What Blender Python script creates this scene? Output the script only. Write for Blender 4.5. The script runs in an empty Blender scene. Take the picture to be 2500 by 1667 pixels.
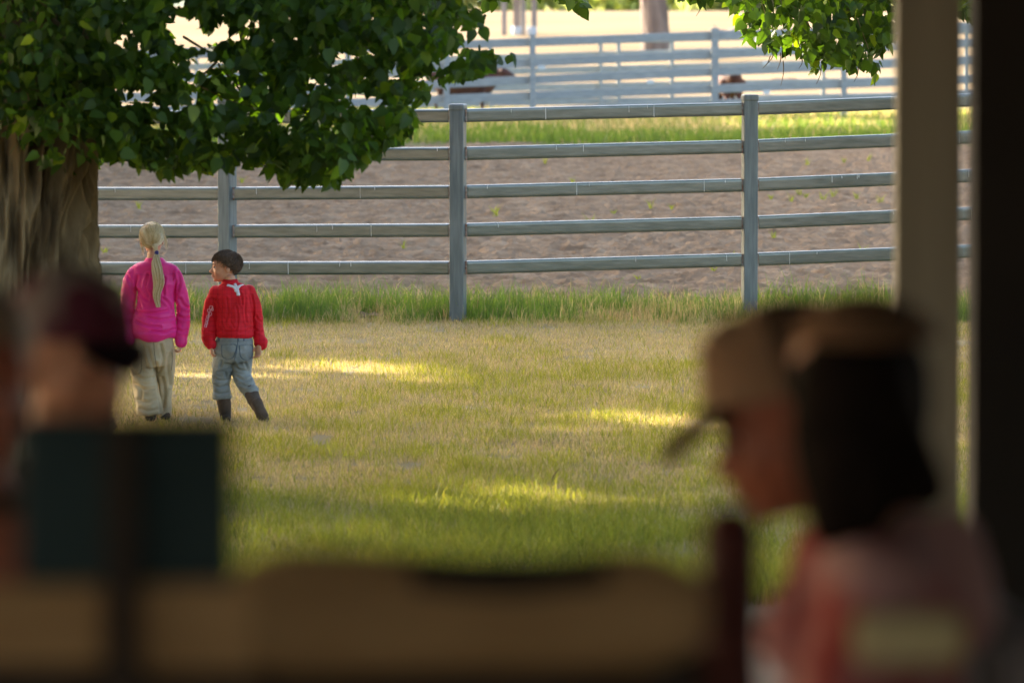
import bpy, bmesh, math, random
import numpy as np
from mathutils import Vector, Matrix
from mathutils.bvhtree import BVHTree
random.seed(7); rng = np.random.default_rng(7)
S = bpy.context.scene; COL = S.collection
# ---------------------------------------------------------------- camera
F = 13900.0                      # focal length in photograph pixels (200 mm on a 36 mm frame)
CH = 2.6; TH = math.atan((833.5-10)/F)
cam = bpy.data.objects.new('camera', bpy.data.cameras.new('camera')); COL.objects.link(cam)
cam.location = (0, 0, CH); cam.rotation_euler = (math.pi/2-TH, 0, 0)
cam.data.lens = 200.2; cam.data.sensor_width = 36; cam.data.clip_start = .5; cam.data.clip_end = 5000
cam.data.dof.use_dof = True; cam.data.dof.focus_distance = 40.0; cam.data.dof.aperture_fstop = 4.9
S.camera = cam
# ---------------------------------------------------------------- sky and sun
SUN_EL, SUN_AZ = math.radians(21), math.radians(-52)      # azimuth from +Y towards +X
sund = Vector((math.sin(SUN_AZ)*math.cos(SUN_EL), math.cos(SUN_AZ)*math.cos(SUN_EL), math.sin(SUN_EL)))
w = bpy.data.worlds.new('World'); S.world = w; w.use_nodes = True
sk = w.node_tree.nodes.new('ShaderNodeTexSky'); sk.sky_type = 'NISHITA'; sk.sun_disc = False
sk.sun_elevation = SUN_EL; sk.sun_rotation = SUN_AZ; sk.dust_density = 4.0; sk.ozone_density = .25; sk.air_density = .8
w.node_tree.links.new(sk.outputs[0], w.node_tree.nodes['Background'].inputs[0])
w.node_tree.nodes['Background'].inputs[1].default_value = .15
sun = bpy.data.objects.new('sun', bpy.data.lights.new('sun', 'SUN')); COL.objects.link(sun)
sun.data.energy = 4.4; sun.data.angle = math.radians(.6); sun.data.color = (1, .9, .74)
sun.rotation_euler = sund.to_track_quat('Z', 'Y').to_euler()
S.view_settings.view_transform = 'Standard'; S.view_settings.look = 'None'; S.view_settings.gamma = 1
S.view_settings.exposure = 2.35
S.cycles.use_denoising = True
S.cycles.max_bounces = 8; S.cycles.transparent_max_bounces = 6

# ---------------------------------------------------------------- helpers
def P(px, py, Y):
    "world point seen at photograph pixel (px,py) at distance Y"
    u = (px-1250)/F; v = -(py-833.5)/F
    d = Vector((u, math.cos(TH)+v*math.sin(TH), -math.sin(TH)+v*math.cos(TH)))
    return Vector((0, 0, CH)) + d*(Y/d.y)
def K(zx, zy, dy=0.0): return P(220+zx/2.8, 500+zy/2.8, 35.4+dy)
def ground_y(py): return F*CH/(py-10)
def hash01(ix, iy, iz, seed):
    n = (ix*374761393 + iy*668265263 + iz*2147483647 + seed*1274126177) & 0xffffffff
    n = ((n ^ (n >> 13))*1274126177) & 0xffffffff
    n = (n ^ (n >> 16)) & 0xffffffff
    return n/4294967295.0
def vnoise(x, y, z=0.0, seed=0):
    x = np.asarray(x, float); y = np.asarray(y, float)+0*x; z = np.asarray(z, float)+0*x
    xi = np.floor(x).astype(np.int64); yi = np.floor(y).astype(np.int64); zi = np.floor(z).astype(np.int64)
    fx, fy, fz = x-xi, y-yi, z-zi
    fx, fy, fz = [t*t*(3-2*t) for t in (fx, fy, fz)]
    r = 0
    for a in (0, 1):
        for b in (0, 1):
            for c in (0, 1):
                r = r + (fx if a else 1-fx)*(fy if b else 1-fy)*(fz if c else 1-fz)*hash01(xi+a, yi+b, zi+c, seed)
    return r
def fbm(x, y, z=0.0, o=4, seed=0):
    r = 0; a = .5; f = 1.
    for k in range(o):
        r = r + a*vnoise(x*f, y*f, z*f, seed+k*17); a *= .5; f *= 2.03
    return r/(1-.5**o)
def sstep(a, b, x):
    t = np.clip((np.asarray(x, float)-a)/(b-a), 0, 1); return t*t*(3-2*t)

def mat(name, c1, c2=None, scale=6., stretch=(1, 1, 1), rough=.7, metal=0., bump=0., bscale=None, detail=6, spec=.3, sheen=0, lo=.35, hi=.65, trans=None, coords='Object'):
    m = bpy.data.materials.new(name); m.use_nodes = True; nt = m.node_tree; b = nt.nodes['Principled BSDF']
    b.inputs['Roughness'].default_value = rough; b.inputs['Metallic'].default_value = metal
    b.inputs['Specular IOR Level'].default_value = spec
    tc = nt.nodes.new('ShaderNodeTexCoord'); mp = nt.nodes.new('ShaderNodeMapping'); mp.inputs['Scale'].default_value = stretch
    nt.links.new(tc.outputs[coords], mp.inputs[0])
    n = nt.nodes.new('ShaderNodeTexNoise'); n.inputs['Scale'].default_value = scale; n.inputs['Detail'].default_value = detail
    nt.links.new(mp.outputs[0], n.inputs['Vector'])
    cr = nt.nodes.new('ShaderNodeValToRGB'); cr.color_ramp.elements[0].position = lo; cr.color_ramp.elements[1].position = hi
    c2 = c2 or c1
    cr.color_ramp.elements[0].color = (*c1, 1); cr.color_ramp.elements[1].color = (*c2, 1)
    nt.links.new(n.outputs['Fac'], cr.inputs[0]); nt.links.new(cr.outputs[0], b.inputs['Base Color'])
    if bump:
        n2 = nt.nodes.new('ShaderNodeTexNoise'); n2.inputs['Scale'].default_value = bscale or scale*3; n2.inputs['Detail'].default_value = 8
        nt.links.new(mp.outputs[0], n2.inputs['Vector'])
        bp = nt.nodes.new('ShaderNodeBump'); bp.inputs['Strength'].default_value = 1; bp.inputs['Distance'].default_value = bump
        nt.links.new(n2.outputs['Fac'], bp.inputs['Height']); nt.links.new(bp.outputs[0], b.inputs['Normal'])
    if trans:
        t = nt.nodes.new('ShaderNodeBsdfTranslucent'); t.inputs[0].default_value = (*trans[1], 1)
        mx = nt.nodes.new('ShaderNodeMixShader'); mx.inputs[0].default_value = trans[0]
        nt.links.new(b.outputs[0], mx.inputs[1]); nt.links.new(t.outputs[0], mx.inputs[2])
        nt.links.new(mx.outputs[0], nt.nodes['Material Output'].inputs[0])
    m['ramp'] = cr.name; m['bsdf'] = b.name
    return m
def attr_mat(name, rough=.5, spec=.3, tf=.35, tcol=1.0, tint=(1.3, 1.25, .35)):
    "base colour from the mesh's own colour attribute, part of the light passing through"
    m = bpy.data.materials.new(name); m.use_nodes = True; nt = m.node_tree; b = nt.nodes['Principled BSDF']
    a = nt.nodes.new('ShaderNodeAttribute'); a.attribute_name = 'col'
    nt.links.new(a.outputs['Color'], b.inputs['Base Color'])
    b.inputs['Roughness'].default_value = rough; b.inputs['Specular IOR Level'].default_value = spec
    if tf:
        mu = nt.nodes.new('ShaderNodeMix'); mu.data_type = 'RGBA'; mu.blend_type = 'MULTIPLY'; mu.inputs[0].default_value = 1
        nt.links.new(a.outputs['Color'], mu.inputs[6]); mu.inputs[7].default_value = (*[tcol*t for t in tint], 1)
        t = nt.nodes.new('ShaderNodeBsdfTranslucent'); nt.links.new(mu.outputs[2], t.inputs[0])
        mx = nt.nodes.new('ShaderNodeMixShader'); mx.inputs[0].default_value = tf
        nt.links.new(b.outputs[0], mx.inputs[1]); nt.links.new(t.outputs[0], mx.inputs[2])
        nt.links.new(mx.outputs[0], nt.nodes['Material Output'].inputs[0])
    return m

def link(name, me, m, parent=None, smooth=False):
    o = bpy.data.objects.new(name, me); COL.objects.link(o)
    if m: me.materials.clear(); me.materials.append(m)
    if parent: o.parent = parent
    if smooth: me.polygons.foreach_set('use_smooth', np.ones(len(me.polygons), bool))
    return o
def tag(o, label=None, cat=None, group=None, kind=None):
    if label: o['label'] = label
    if cat: o['category'] = cat
    if group: o['group'] = group
    if kind: o['kind'] = kind
    return o
def empty(name, loc=(0, 0, 0), rz=0):
    o = bpy.data.objects.new(name, None); o.empty_display_size = .1; COL.objects.link(o)
    o.location = loc; o.rotation_euler = (0, 0, rz); return o
def npmesh(name, V, T, cols=None, quads=None):
    me = bpy.data.meshes.new(name); V = np.asarray(V, np.float32)
    nt = 0 if T is None else len(T); nq = 0 if quads is None else len(quads)
    me.vertices.add(len(V)); me.vertices.foreach_set('co', V.ravel())
    idx = []
    if nt: idx.append(np.asarray(T, np.int32).ravel())
    if nq: idx.append(np.asarray(quads, np.int32).ravel())
    idx = np.concatenate(idx); me.loops.add(len(idx)); me.loops.foreach_set('vertex_index', idx)
    me.polygons.add(nt+nq)
    st = np.concatenate([np.arange(nt)*3, nt*3+np.arange(nq)*4]).astype(np.int32)
    me.polygons.foreach_set('loop_start', st)
    me.update(calc_edges=True); me.validate()
    if cols is not None:
        a = me.color_attributes.new('col', 'FLOAT_COLOR', 'POINT')
        c = np.ones((len(V), 4), np.float32); c[:, :3] = cols; a.data.foreach_set('color', c.ravel())
    return me
def grid(name, x, y, zf, m, cols=None):
    X, Y = np.meshgrid(x, y); Z = zf(X, Y); V = np.stack([X, Y, Z], -1).reshape(-1, 3)
    nx, ny = len(x), len(y); i = np.arange(nx-1)[None, :]+nx*np.arange(ny-1)[:, None]; i = i.ravel()
    q = np.stack([i, i+1, i+nx+1, i+nx], 1)
    return link(name, npmesh(name, V, None, None, q), m, smooth=True)
def catmull(pts, n):
    pts = [np.array(p, float) for p in pts]; out = []
    ext = [2*pts[0]-pts[1]]+pts+[2*pts[-1]-pts[-2]]
    for i in range(len(pts)-1):
        a, b, c, d = ext[i:i+4]
        for k in range(n):
            t = k/n
            out.append(.5*(2*b+(c-a)*t+(2*a-5*b+4*c-d)*t*t+(3*b-a-3*c+d)*t**3))
    out.append(pts[-1]); return out
def loft(bm, rows, side=(1, 0, 0), n=16, sub=4, cap=True, planar=None):
    "rows: (point, rx, ry); a closed, round-ended tapering tube"
    data = catmull([(*r[0], r[1], r[2] if len(r) > 2 else r[1]) for r in rows], sub)
    side = Vector(side); C = [Vector(d[:3]) for d in data]; rings = []
    for i, d in enumerate(data):
        t = (C[min(i+1, len(C)-1)]-C[max(i-1, 0)]).normalized()
        if planar: t = Vector(planar)
        s = (side-t*side.dot(t)).normalized(); u = t.cross(s)
        rings.append((C[i], s, u, max(d[3], 1e-4), max(d[4], 1e-4), t))
    if cap:
        c, s, u, a, b, t = rings[0]; pre = []
        for k in (80, 55, 30):
            q = math.radians(k); pre.append((c-t*min(a, b)*math.sin(q)*.8, s, u, a*math.cos(q), b*math.cos(q), t))
        c, s, u, a, b, t = rings[-1]; post = []
        for k in (30, 55, 80):
            q = math.radians(k); post.append((c+t*min(a, b)*math.sin(q)*.8, s, u, a*math.cos(q), b*math.cos(q), t))
        rings = pre+rings+post
    vs = [[bm.verts.new(c+s*(a*math.cos(2*math.pi*j/n))+u*(b*math.sin(2*math.pi*j/n))) for j in range(n)] for c, s, u, a, b, t in rings]
    for i in range(len(vs)-1):
        for j in range(n):
            bm.faces.new((vs[i][j], vs[i][(j+1) % n], vs[i+1][(j+1) % n], vs[i+1][j]))
    bm.faces.new(vs[0][::-1]); bm.faces.new(vs[-1])
def ell(bm, c, r, M=None, u=16, v=10):
    m4 = Matrix.Translation(Vector(c)) @ ((M.to_4x4()) if M else Matrix.Identity(4)) @ Matrix.Diagonal((*r, 1))
    bmesh.ops.create_uvsphere(bm, u_segments=u, v_segments=v, radius=1, matrix=m4)
def box(bm, c, s, M=None, bev=0):
    m4 = Matrix.Translation(Vector(c)) @ ((M.to_4x4()) if M else Matrix.Identity(4)) @ Matrix.Diagonal((*s, 1))
    r = bmesh.ops.create_cube(bm, size=1, matrix=m4)
    if bev:
        es = set(e for v in r['verts'] for e in v.link_edges)
        bmesh.ops.bevel(bm, geom=list(es), offset=bev, segments=4, affect='EDGES', profile=.6)
def bm2o(name, bm, m, parent=None, smooth=False):
    bmesh.ops.recalc_face_normals(bm, faces=bm.faces)
    me = bpy.data.meshes.new(name); bm.to_mesh(me); bm.free()
    return link(name, me, m, parent, smooth)
def remesh(name, bm, m, parent=None, voxel=.006, smooth=4, wr=None):
    "one continuous skin round overlapping volumes; wr(V,N) -> displacement"
    bmesh.ops.recalc_face_normals(bm, faces=bm.faces)
    me = bpy.data.meshes.new(name+'_t'); bm.to_mesh(me); bm.free()
    t = bpy.data.objects.new('tmp', me); COL.objects.link(t)
    r = t.modifiers.new('r', 'REMESH'); r.mode = 'VOXEL'; r.voxel_size = voxel
    if smooth:
        s = t.modifiers.new('s', 'SMOOTH'); s.iterations = smooth; s.factor = .5
    dg = bpy.context.evaluated_depsgraph_get(); dg.update()
    me2 = bpy.data.meshes.new_from_object(t.evaluated_get(dg)); bpy.data.objects.remove(t); bpy.data.meshes.remove(me)
    me2.name = name
    if wr is not None:
        n = len(me2.vertices); V = np.empty(n*3, np.float32); me2.vertices.foreach_get('co', V); V = V.reshape(-1, 3)
        N = np.empty(n*3, np.float32); me2.vertex_normals.foreach_get('vector', N); N = N.reshape(-1, 3)
        V = V+N*wr(V, N)[:, None]; me2.vertices.foreach_set('co', V.astype(np.float32).ravel()); me2.update()
    return link(name, me2, m, parent, True)
def copy_tree(o, parent=None):
    c = o.copy(); COL.objects.link(c); c.parent = parent
    for ch in [x for x in KIDS if x.parent == o]: copy_tree(ch, c)
    return c

# ---------------------------------------------------------------- ground
def terr(X, Y):
    return 2.2*sstep(140, 300, Y)*1.0 + .00*X
m_field = mat('dry_field', (.20, .145, .085), (.30, .225, .135), scale=.15, stretch=(.4, 1.6, 1), rough=1, spec=.05, detail=10)
ys = np.concatenate([np.linspace(-60, 140, 21), np.linspace(148, 320, 24), [400, 600, 1000, 2000, 3500]])
xs = np.concatenate([[-2500, -800, -300, -100], np.linspace(-60, 60, 13), [100, 300, 800, 2500]])
tag(grid('ground', xs, ys, lambda X, Y: terr(X, Y)-.02, m_field), kind='structure')
m_lawn = mat('lawn_thatch', (.27, .215, .12), (.40, .325, .19), scale=1.5, rough=1, spec=.05, bump=.01, bscale=60, detail=10)
tag(grid('lawn', np.linspace(-9, 9, 120), np.linspace(13, 47.2, 230), lambda X, Y: .03*(fbm(X*1.2, Y*1.2, seed=3)-.5)+.01, m_lawn), kind='structure')
# dirt arena with real clods
m_dirt = mat('arena_soil', (.19, .127, .078), (.39, .28, .178), scale=2.6, rough=1, spec=.03, bump=.02, bscale=60, detail=12, lo=.3, hi=.7)
def clods(X, Y):
    big = fbm(X*1.3, Y*.9, seed=11)
    a = fbm(X*8, Y*7, seed=21, o=4); b = fbm(X*20, Y*16, seed=31, o=3)
    ridge = np.abs(2*fbm(X*3.2, Y*2.6, seed=41, o=3)-1)
    return .02+.10*(big-.5)+.095*(a-.5)+.07*np.maximum(b-.5, -.12)+.04*ridge*(Y < 95)
yd = [46.9]
while yd[-1] < 106: yd.append(yd[-1]+.03*(yd[-1]/47)**1.6)
tag(grid('dirt_arena', np.linspace(-10.5, 10.5, 860), np.array(yd), clods, m_dirt), kind='structure')
m_verge = mat('verge_soil', (.10, .13, .035), (.2, .19, .08), scale=.8, rough=1, spec=.03, bump=.02)
tag(grid('grass_verge', np.linspace(-30, 30, 90), np.linspace(103, 142, 60), lambda X, Y: .03+.08*(fbm(X*.7, Y*.7, seed=5)-.5)*sstep(104, 108, Y), m_verge), kind='structure')
# wooded hill at the back
m_hill = mat('hill_scrub', (.12, .16, .11), (.2, .22, .14), scale=.03, rough=1, bump=2, bscale=.1)
tag(grid('hills', np.linspace(-600, 600, 80), np.linspace(600, 1300, 30), lambda X, Y: -3+70*sstep(600, 1000, Y)*(.6+.6*fbm(X*.006, Y*.006, seed=8))+4*fbm(X*.08, Y*.08, seed=9), m_hill), kind='structure')

# ---------------------------------------------------------------- grass
def blades(name, X, Y, Z, H, W, C, label=None, lean=.5, m=None):
    n = len(X); a = rng.uniform(0, 2*math.pi, n); b = rng.uniform(0, 2*math.pi, n)
    dx, dy = np.cos(a), np.sin(a); ln = lean*H*rng.uniform(.1, 1, n)
    lx, ly = np.cos(b)*ln, np.sin(b)*ln
    base = np.stack([X, Y, Z-.01], 1); sd = np.stack([dx*W, dy*W, 0*W], 1)
    mid = base+np.stack([lx*.35, ly*.35, H*.6], 1); tip = base+np.stack([lx, ly, H*rng.uniform(.75, 1, n)], 1)
    V = np.stack([base-sd, base+sd, mid-sd*.75, mid+sd*.75, tip], 1).reshape(-1, 3)
    i = np.arange(n)[:, None]*5
    T = np.concatenate([i+np.array([0, 1, 3]), i+np.array([0, 3, 2]), i+np.array([2, 3, 4])], 0)
    cc = np.repeat(C, 5, 0)
    return tag(link(name, npmesh(name, V, T, cc), m), label, 'grass', kind='stuff')
m_grass = attr_mat('grass_blades', rough=.6, spec=.2, tf=.45, tcol=1.15, tint=(1.25, 1.15, .6))
DRY = np.array([[.48, .38, .225], [.57, .46, .285], [.42, .335, .19], [.50, .36, .225], [.45, .39, .22]])
GRN = np.array([[.24, .26, .03], [.31, .33, .035], [.20, .225, .035], [.35, .35, .05], [.34, .31, .06]])
N = 640000
u = rng.uniform(0, 1, N); Y = 24.5*(46.6/24.5)**(u**.9); X = rng.uniform(-1, 1, N)*(Y*.090+1.2)
patch = fbm(X*.9, Y*.45, seed=51); fine = fbm(X*3.5, Y*2, seed=52)
keep = fine > .28; X, Y, patch, fine = X[keep], Y[keep], patch[keep], fine[keep]
pg = np.clip(.84-sstep(26.5, 35, Y)*.82 + (patch-.5)*1.5 + (fine-.5)*.9, .06, .98)
isg = rng.uniform(0, 1, len(X)) < pg
n = len(X)
C = np.where(isg[:, None], GRN[rng.integers(0, 5, n)], DRY[rng.integers(0, 5, n)])*rng.uniform(.75, 1.2, (n, 1))
H = np.where(isg, rng.uniform(.035, .085, n), rng.uniform(.02, .05, n))*(.6+.9*patch)*(1+.7*(1-sstep(28, 33, Y)))
H *= np.where(rng.uniform(0, 1, n) < .02, 1.7, 1)
blades('lawn_grass', X, Y, .03*(fbm(X*1.2, Y*1.2, seed=3)-.5)+.01, H, rng.uniform(.0013, .0028, n), C, 'short mown lawn, dry straw far off and greener in front', m=m_grass, lean=.9)
# taller strip under the fence
N = 100000
X = rng.uniform(-6.5, 6.5, N); Y = 45.75+2.5*rng.beta(1.7, 2, N)+.12*np.sin(X*2.1)+.25*fbm(X*1.3, X*0, seed=64); cl = fbm(X*1.7, Y*1.2, seed=61); dn = fbm(X*5, Y*3, seed=62)
k = rng.uniform(0, 1, N) < sstep(.28, .5, .5*cl+.5*dn); X, Y, cl = X[k], Y[k], cl[k]; n = len(X)
isg = rng.uniform(0, 1, n) < np.clip(.58+2.8*(cl-.45), .15, .93)
G2 = np.array([[.13, .22, .05], [.17, .28, .06], [.21, .31, .05], [.13, .20, .06]])
C = np.where(isg[:, None], G2[rng.integers(0, 4, n)], DRY[rng.integers(0, 5, n)])*rng.uniform(.8, 1.2, (n, 1))
blades('tall_grass', X, Y, 0*X+.01, (.35+.65*sstep(45.8, 46.7, Y))*rng.uniform(.08, .27, n)*(.2+1.5*cl)*(.55+.9*rng.uniform(0, 1, n)**2), rng.uniform(.002, .004, n), C, 'long green and straw grass left uncut along the near fence', m=m_grass, lean=.6)
# verge beyond the arena
N = 70000
X = rng.uniform(-16, 16, N); Y = rng.uniform(104.5, 131, N); cl = fbm(X*.5, Y*.3, seed=71); n = N
isg = rng.uniform(0, 1, n) < np.clip(.97-sstep(107, 116, Y)*.55+(cl-.5)*1.5+.02*X, .12, .97)
G3 = np.array([[.14, .22, .04], [.17, .25, .045], [.12, .19, .04]])
C = np.where(isg[:, None], G3[rng.integers(0, 3, n)], DRY[rng.integers(0, 5, n)])*rng.uniform(.8, 1.2, (n, 1))
blades('verge_grass', X, Y, 0*X+.03, rng.uniform(.1, .32, n), rng.uniform(.008, .016, n), C, 'bright green and straw grass behind the dirt arena', m=m_grass)
# sprouts in the dirt
def sprout_mesh(k, h):
    n = 9; X = rng.normal(0, .06, n); Y = rng.normal(0, .06, n)
    a = rng.uniform(0, 6.28, n); b = rng.uniform(0, 6.28, n); V = []; T = []; C = []
    for i in range(n):
        H = h*rng.uniform(.4, 1); W = .006; d = np.array([math.cos(a[i])*W, math.sin(a[i])*W, 0]); p = np.array([X[i], Y[i], 0.])*.25
        q = p+[math.cos(b[i])*H*.25, math.sin(b[i])*H*.25, H*.6]; r = p+[math.cos(b[i])*H*.7, math.sin(b[i])*H*.7, H]
        s = len(V); V += [p-d, p+d, q-d, q+d, r]; T += [(s, s+1, s+3), (s, s+3, s+2), (s+2, s+3, s+4)]
        C += [np.array([.26, .31, .04])*rng.uniform(.7, 1.3)]*5
    return npmesh('weed_tuft', V, T, np.array(C))
sm = [sprout_mesh(k, h) for k, h in enumerate((.12, .16, .1, .2))]
for me in sm: me.materials.append(m_grass)
spots = [(255, 632), (1212, 535), (1500, 528), (1590, 522), (1640, 520), (1952, 488), (1970, 492), (2010, 498), (2090, 492), (2150, 500), (1745, 672), (1795, 660), (1655, 655),
         (1330, 410), (1400, 455), (1210, 530), (985, 615), (900, 575), (1560, 690), (2035, 490), (1890, 590), (2120, 400), (2060, 405), (1970, 412), (340, 525), (560, 530), (1880, 500), (1930, 500), (590, 450), (2105, 640), (1060, 470), (1440, 560)]
for i, (px, py) in enumerate(spots):
    yy = ground_y(py); o = bpy.data.objects.new('weed_tuft', sm[i % 4]); COL.objects.link(o)
    p = P(px, py, yy); o.location = (p.x, p.y, float(clods(np.array(p.x), np.array(p.y)))-.01); o.rotation_euler[2] = i*1.7
    o.scale = (.95,)*3 if py > 480 else (1.2,)*3
    tag(o, 'small yellow green weed tuft sprouting from the brown arena dirt', 'weed', 'weed tufts in the arena dirt')

# ---------------------------------------------------------------- fences
def metal(name, a, b, rough=.42, metalv=.55, st=(.5, .5, 3.5)):
    m = mat(name, a, b, scale=9, stretch=st, rough=rough, metal=metalv, bump=.0006, bscale=20, spec=.5)
    return m
m_gal = metal('galvanised_steel', (.10, .125, .11), (.17, .195, .175), rough=.27, metalv=.35)
_b = m_gal.node_tree.nodes[m_gal['bsdf']]; _b.inputs['Coat Weight'].default_value = 1; _b.inputs['Coat Roughness'].default_value = .16; _b.inputs['Coat IOR'].default_value = 1.7
m_gal2 = metal('weathered_galvanised_steel', (.31, .325, .33), (.42, .435, .44), rough=.6, metalv=.1)
m_post = metal('post_steel', (.13, .155, .155), (.21, .24, .235), rough=.4, metalv=.15, st=(4, 4, .35))
m_rust = mat('rusty_weld', (.24, .10, .05), (.42, .38, .33), scale=40, rough=.8)
m_drip = mat('white_droppings', (.62, .62, .58), (.75, .75, .7), rough=.9)
def rail(bm, a, b, h, t, bev):
    a = Vector(a); b = Vector(b); x = (b-a).normalized(); y = Vector((0, 0, 1)).cross(x).normalized(); z = x.cross(y)
    M = Matrix((x, y, z)).transposed(); box(bm, (a+b)/2, ((b-a).length, t, h), M, bev)
fence = empty('cattle_rail_fence', (0, 46.3, 0)); fi = fence.matrix_world
def fp(name, bm, m, par=fence, smooth=False):
    bmesh.ops.translate(bm, vec=-Vector((0, 46.3, 0)), verts=bm.verts)
    return bm2o(name, bm, m, par, smooth)
tag(fence, 'near galvanised steel fence of five rails curving round the dirt arena', 'fence')
# (px of centre, rail top y's x5 there, distance, post top y, yaw deg, drawn post)
R0 = [270, 362, 455, 547, 638]
posts = [(-60, [270, 362, 457, 549, 640], 47.9, 240, -36), (555, [269, 361, 456, 548, 638], 47.0, 236, -30), (1118, [266, 359, 452, 545, 637], 46.3, 254, -13),
         (1830, [249, 341, 435, 527, 617], 46.75, 231, 9), (2530, [222, 312, 406, 498, 590], 47.6, 205, -20), (3250, [196, 286, 380, 470, 562], 48.8, 180, -28)]
pts = []
for px, ry, d, pt, yaw in posts:
    pts.append([P(px, y+17, d) for y in ry])
for i, (px, ry, d, pt, yaw) in enumerate(posts):
    top = P(px, pt, d).z; c = P(px, 500, d)
    bm = bmesh.new(); s = .118; zb = -.1
    box(bm, (c.x, c.y, (top-.03+zb)/2), (s, s, top-.03-zb), Matrix.Rotation(math.radians(yaw), 3, 'Z'), .012)
    po = fp('post', bm, m_post)
    bm = bmesh.new()
    box(bm, (c.x, c.y, top-.028), (s+.012, s+.012, .056), Matrix.Rotation(math.radians(yaw), 3, 'Z'), .02)
    bmesh.ops.translate(bm, vec=-Vector((0, 46.3, 0)), verts=bm.verts); bm2o('post_cap', bm, m_post, po)
    for k in range(5):      # rusty weld collars where a rail meets the post
        for sgn in (-1, 1):
            j = i+sgn
            if j < 0 or j >= len(posts): continue
            q = pts[i][k]; dr = (pts[j][k]-q).normalized(); bm = bmesh.new()
            rail(bm, q+dr*.056, q+dr*.072, .104, .05, .004)
            bmesh.ops.translate(bm, vec=-Vector((0, 46.3, 0)), verts=bm.verts); bm2o('weld', bm, m_rust, po)
for i in range(len(posts)-1):
    for k in range(5):
        a, b = pts[i][k], pts[i+1][k]; d = (b-a).normalized(); bm = bmesh.new()
        rail(bm, a+d*.06, b-d*.06, .110, .052, .0235)
        ro = fp('rail', bm, m_gal)
        # streaks of bird droppings down the front
        L = (b-a).length; bm = bmesh.new()
        for _ in range(random.randint(1, 5)):
            t = random.uniform(.1, L-.1); hh = random.choice((.02, .03, .05, .09)); ww = random.uniform(.002, .006)
            c = a+d*t; y = Vector((0, 0, 1)).cross(d).normalized()
            M = Matrix((d, y, d.cross(y))).transposed()
            box(bm, c-y*.0265+Vector((0, 0, .044-hh/2)), (ww, .002, hh), M)
        bmesh.ops.translate(bm, vec=-Vector((0, 46.3, 0)), verts=bm.verts); bm2o('droppings', bm, m_drip, ro)

def far_fence(name, label, d, xa, xb, ta, tb, px_posts, h, w, base, post_over=10, bright=()):
    org = Vector((0, d, 0)); root = empty(name, org)
    def add(nm, bm, m):
        bmesh.ops.translate(bm, vec=-org, verts=bm.verts); return bm2o(nm, bm, m, root)
    for ya, yb in zip(ta, tb):
        a = P(xa, ya+5.5, d); b = P(xb, yb+5.5, d); e = b-a; a2 = a-e*((xa+400)/(xb-xa)); b2 = b+e*((3000-xb)/(xb-xa))
        bm = bmesh.new(); rail(bm, a2, b2, h, .045, .014); add('rail', bm, m_gal2)
    for i, px in enumerate(px_posts):
        t = (px-xa)/(xb-xa); top = P(px, ta[0]+(tb[0]-ta[0])*t-post_over, d); bm = bmesh.new()
        ww = w*(1.25 if px in bright else 1)
        box(bm, (top.x, d-.085, (top.z+base)/2), (ww, .11, top.z-base), None, .015); po = add('post', bm, m_gal2)
        bm = bmesh.new(); box(bm, (top.x, d-.085, top.z+.012), (ww+.02, .13, .03), None, .01); bmesh.ops.translate(bm, vec=-org, verts=bm.verts); bm2o('post_cap', bm, m_gal2, po)
    return root
fA = far_fence('stock_yard_fence', 'pale steel yard fence far behind the arena, nearer of two overlapping', 125, 1300, 1745, [98, 148, 190, 229, 268], [82, 128, 170, 212, 250], [400, 850, 1090, 1300, 1745, 2060, 2420, 2700], .19, .13, -.05, bright=(1745,))
fB = far_fence('stock_yard_fence', 'second pale steel yard fence standing behind the nearer far one', 141, 1300, 1745, [99, 134, 168, 209, 245], [87, 121, 157, 200, 237], [480, 800, 1197, 1510, 1466, 1640, 2010, 2240, 2360, 2600], .165, .1, -.05, 3)
tag(fA, cat='fence', group='far stock yard fences'); tag(fB, cat='fence', group='far stock yard fences')
fA['label'] = 'pale steel yard fence far behind the arena, nearer of two overlapping'; fB['label'] = 'pale steel yard fence overlapped by the nearer one, farthest fence'
m_plate = mat('white_plate', (.75, .78, .78), rough=.6)
for (px, py, par, d) in ((1322, 166, fA, 124.9), (1588, 201, fA, 124.9), (1870, 155, fA, 124.9), (1871, 226, fA, 124.9)):
    p = P(px, py, d)-Vector(par.location); bm = bmesh.new(); box(bm, p+Vector((0, -.03, 0)), (.15, .02, .085), None, .01); bm2o('plate', bm, m_plate, par)

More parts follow.
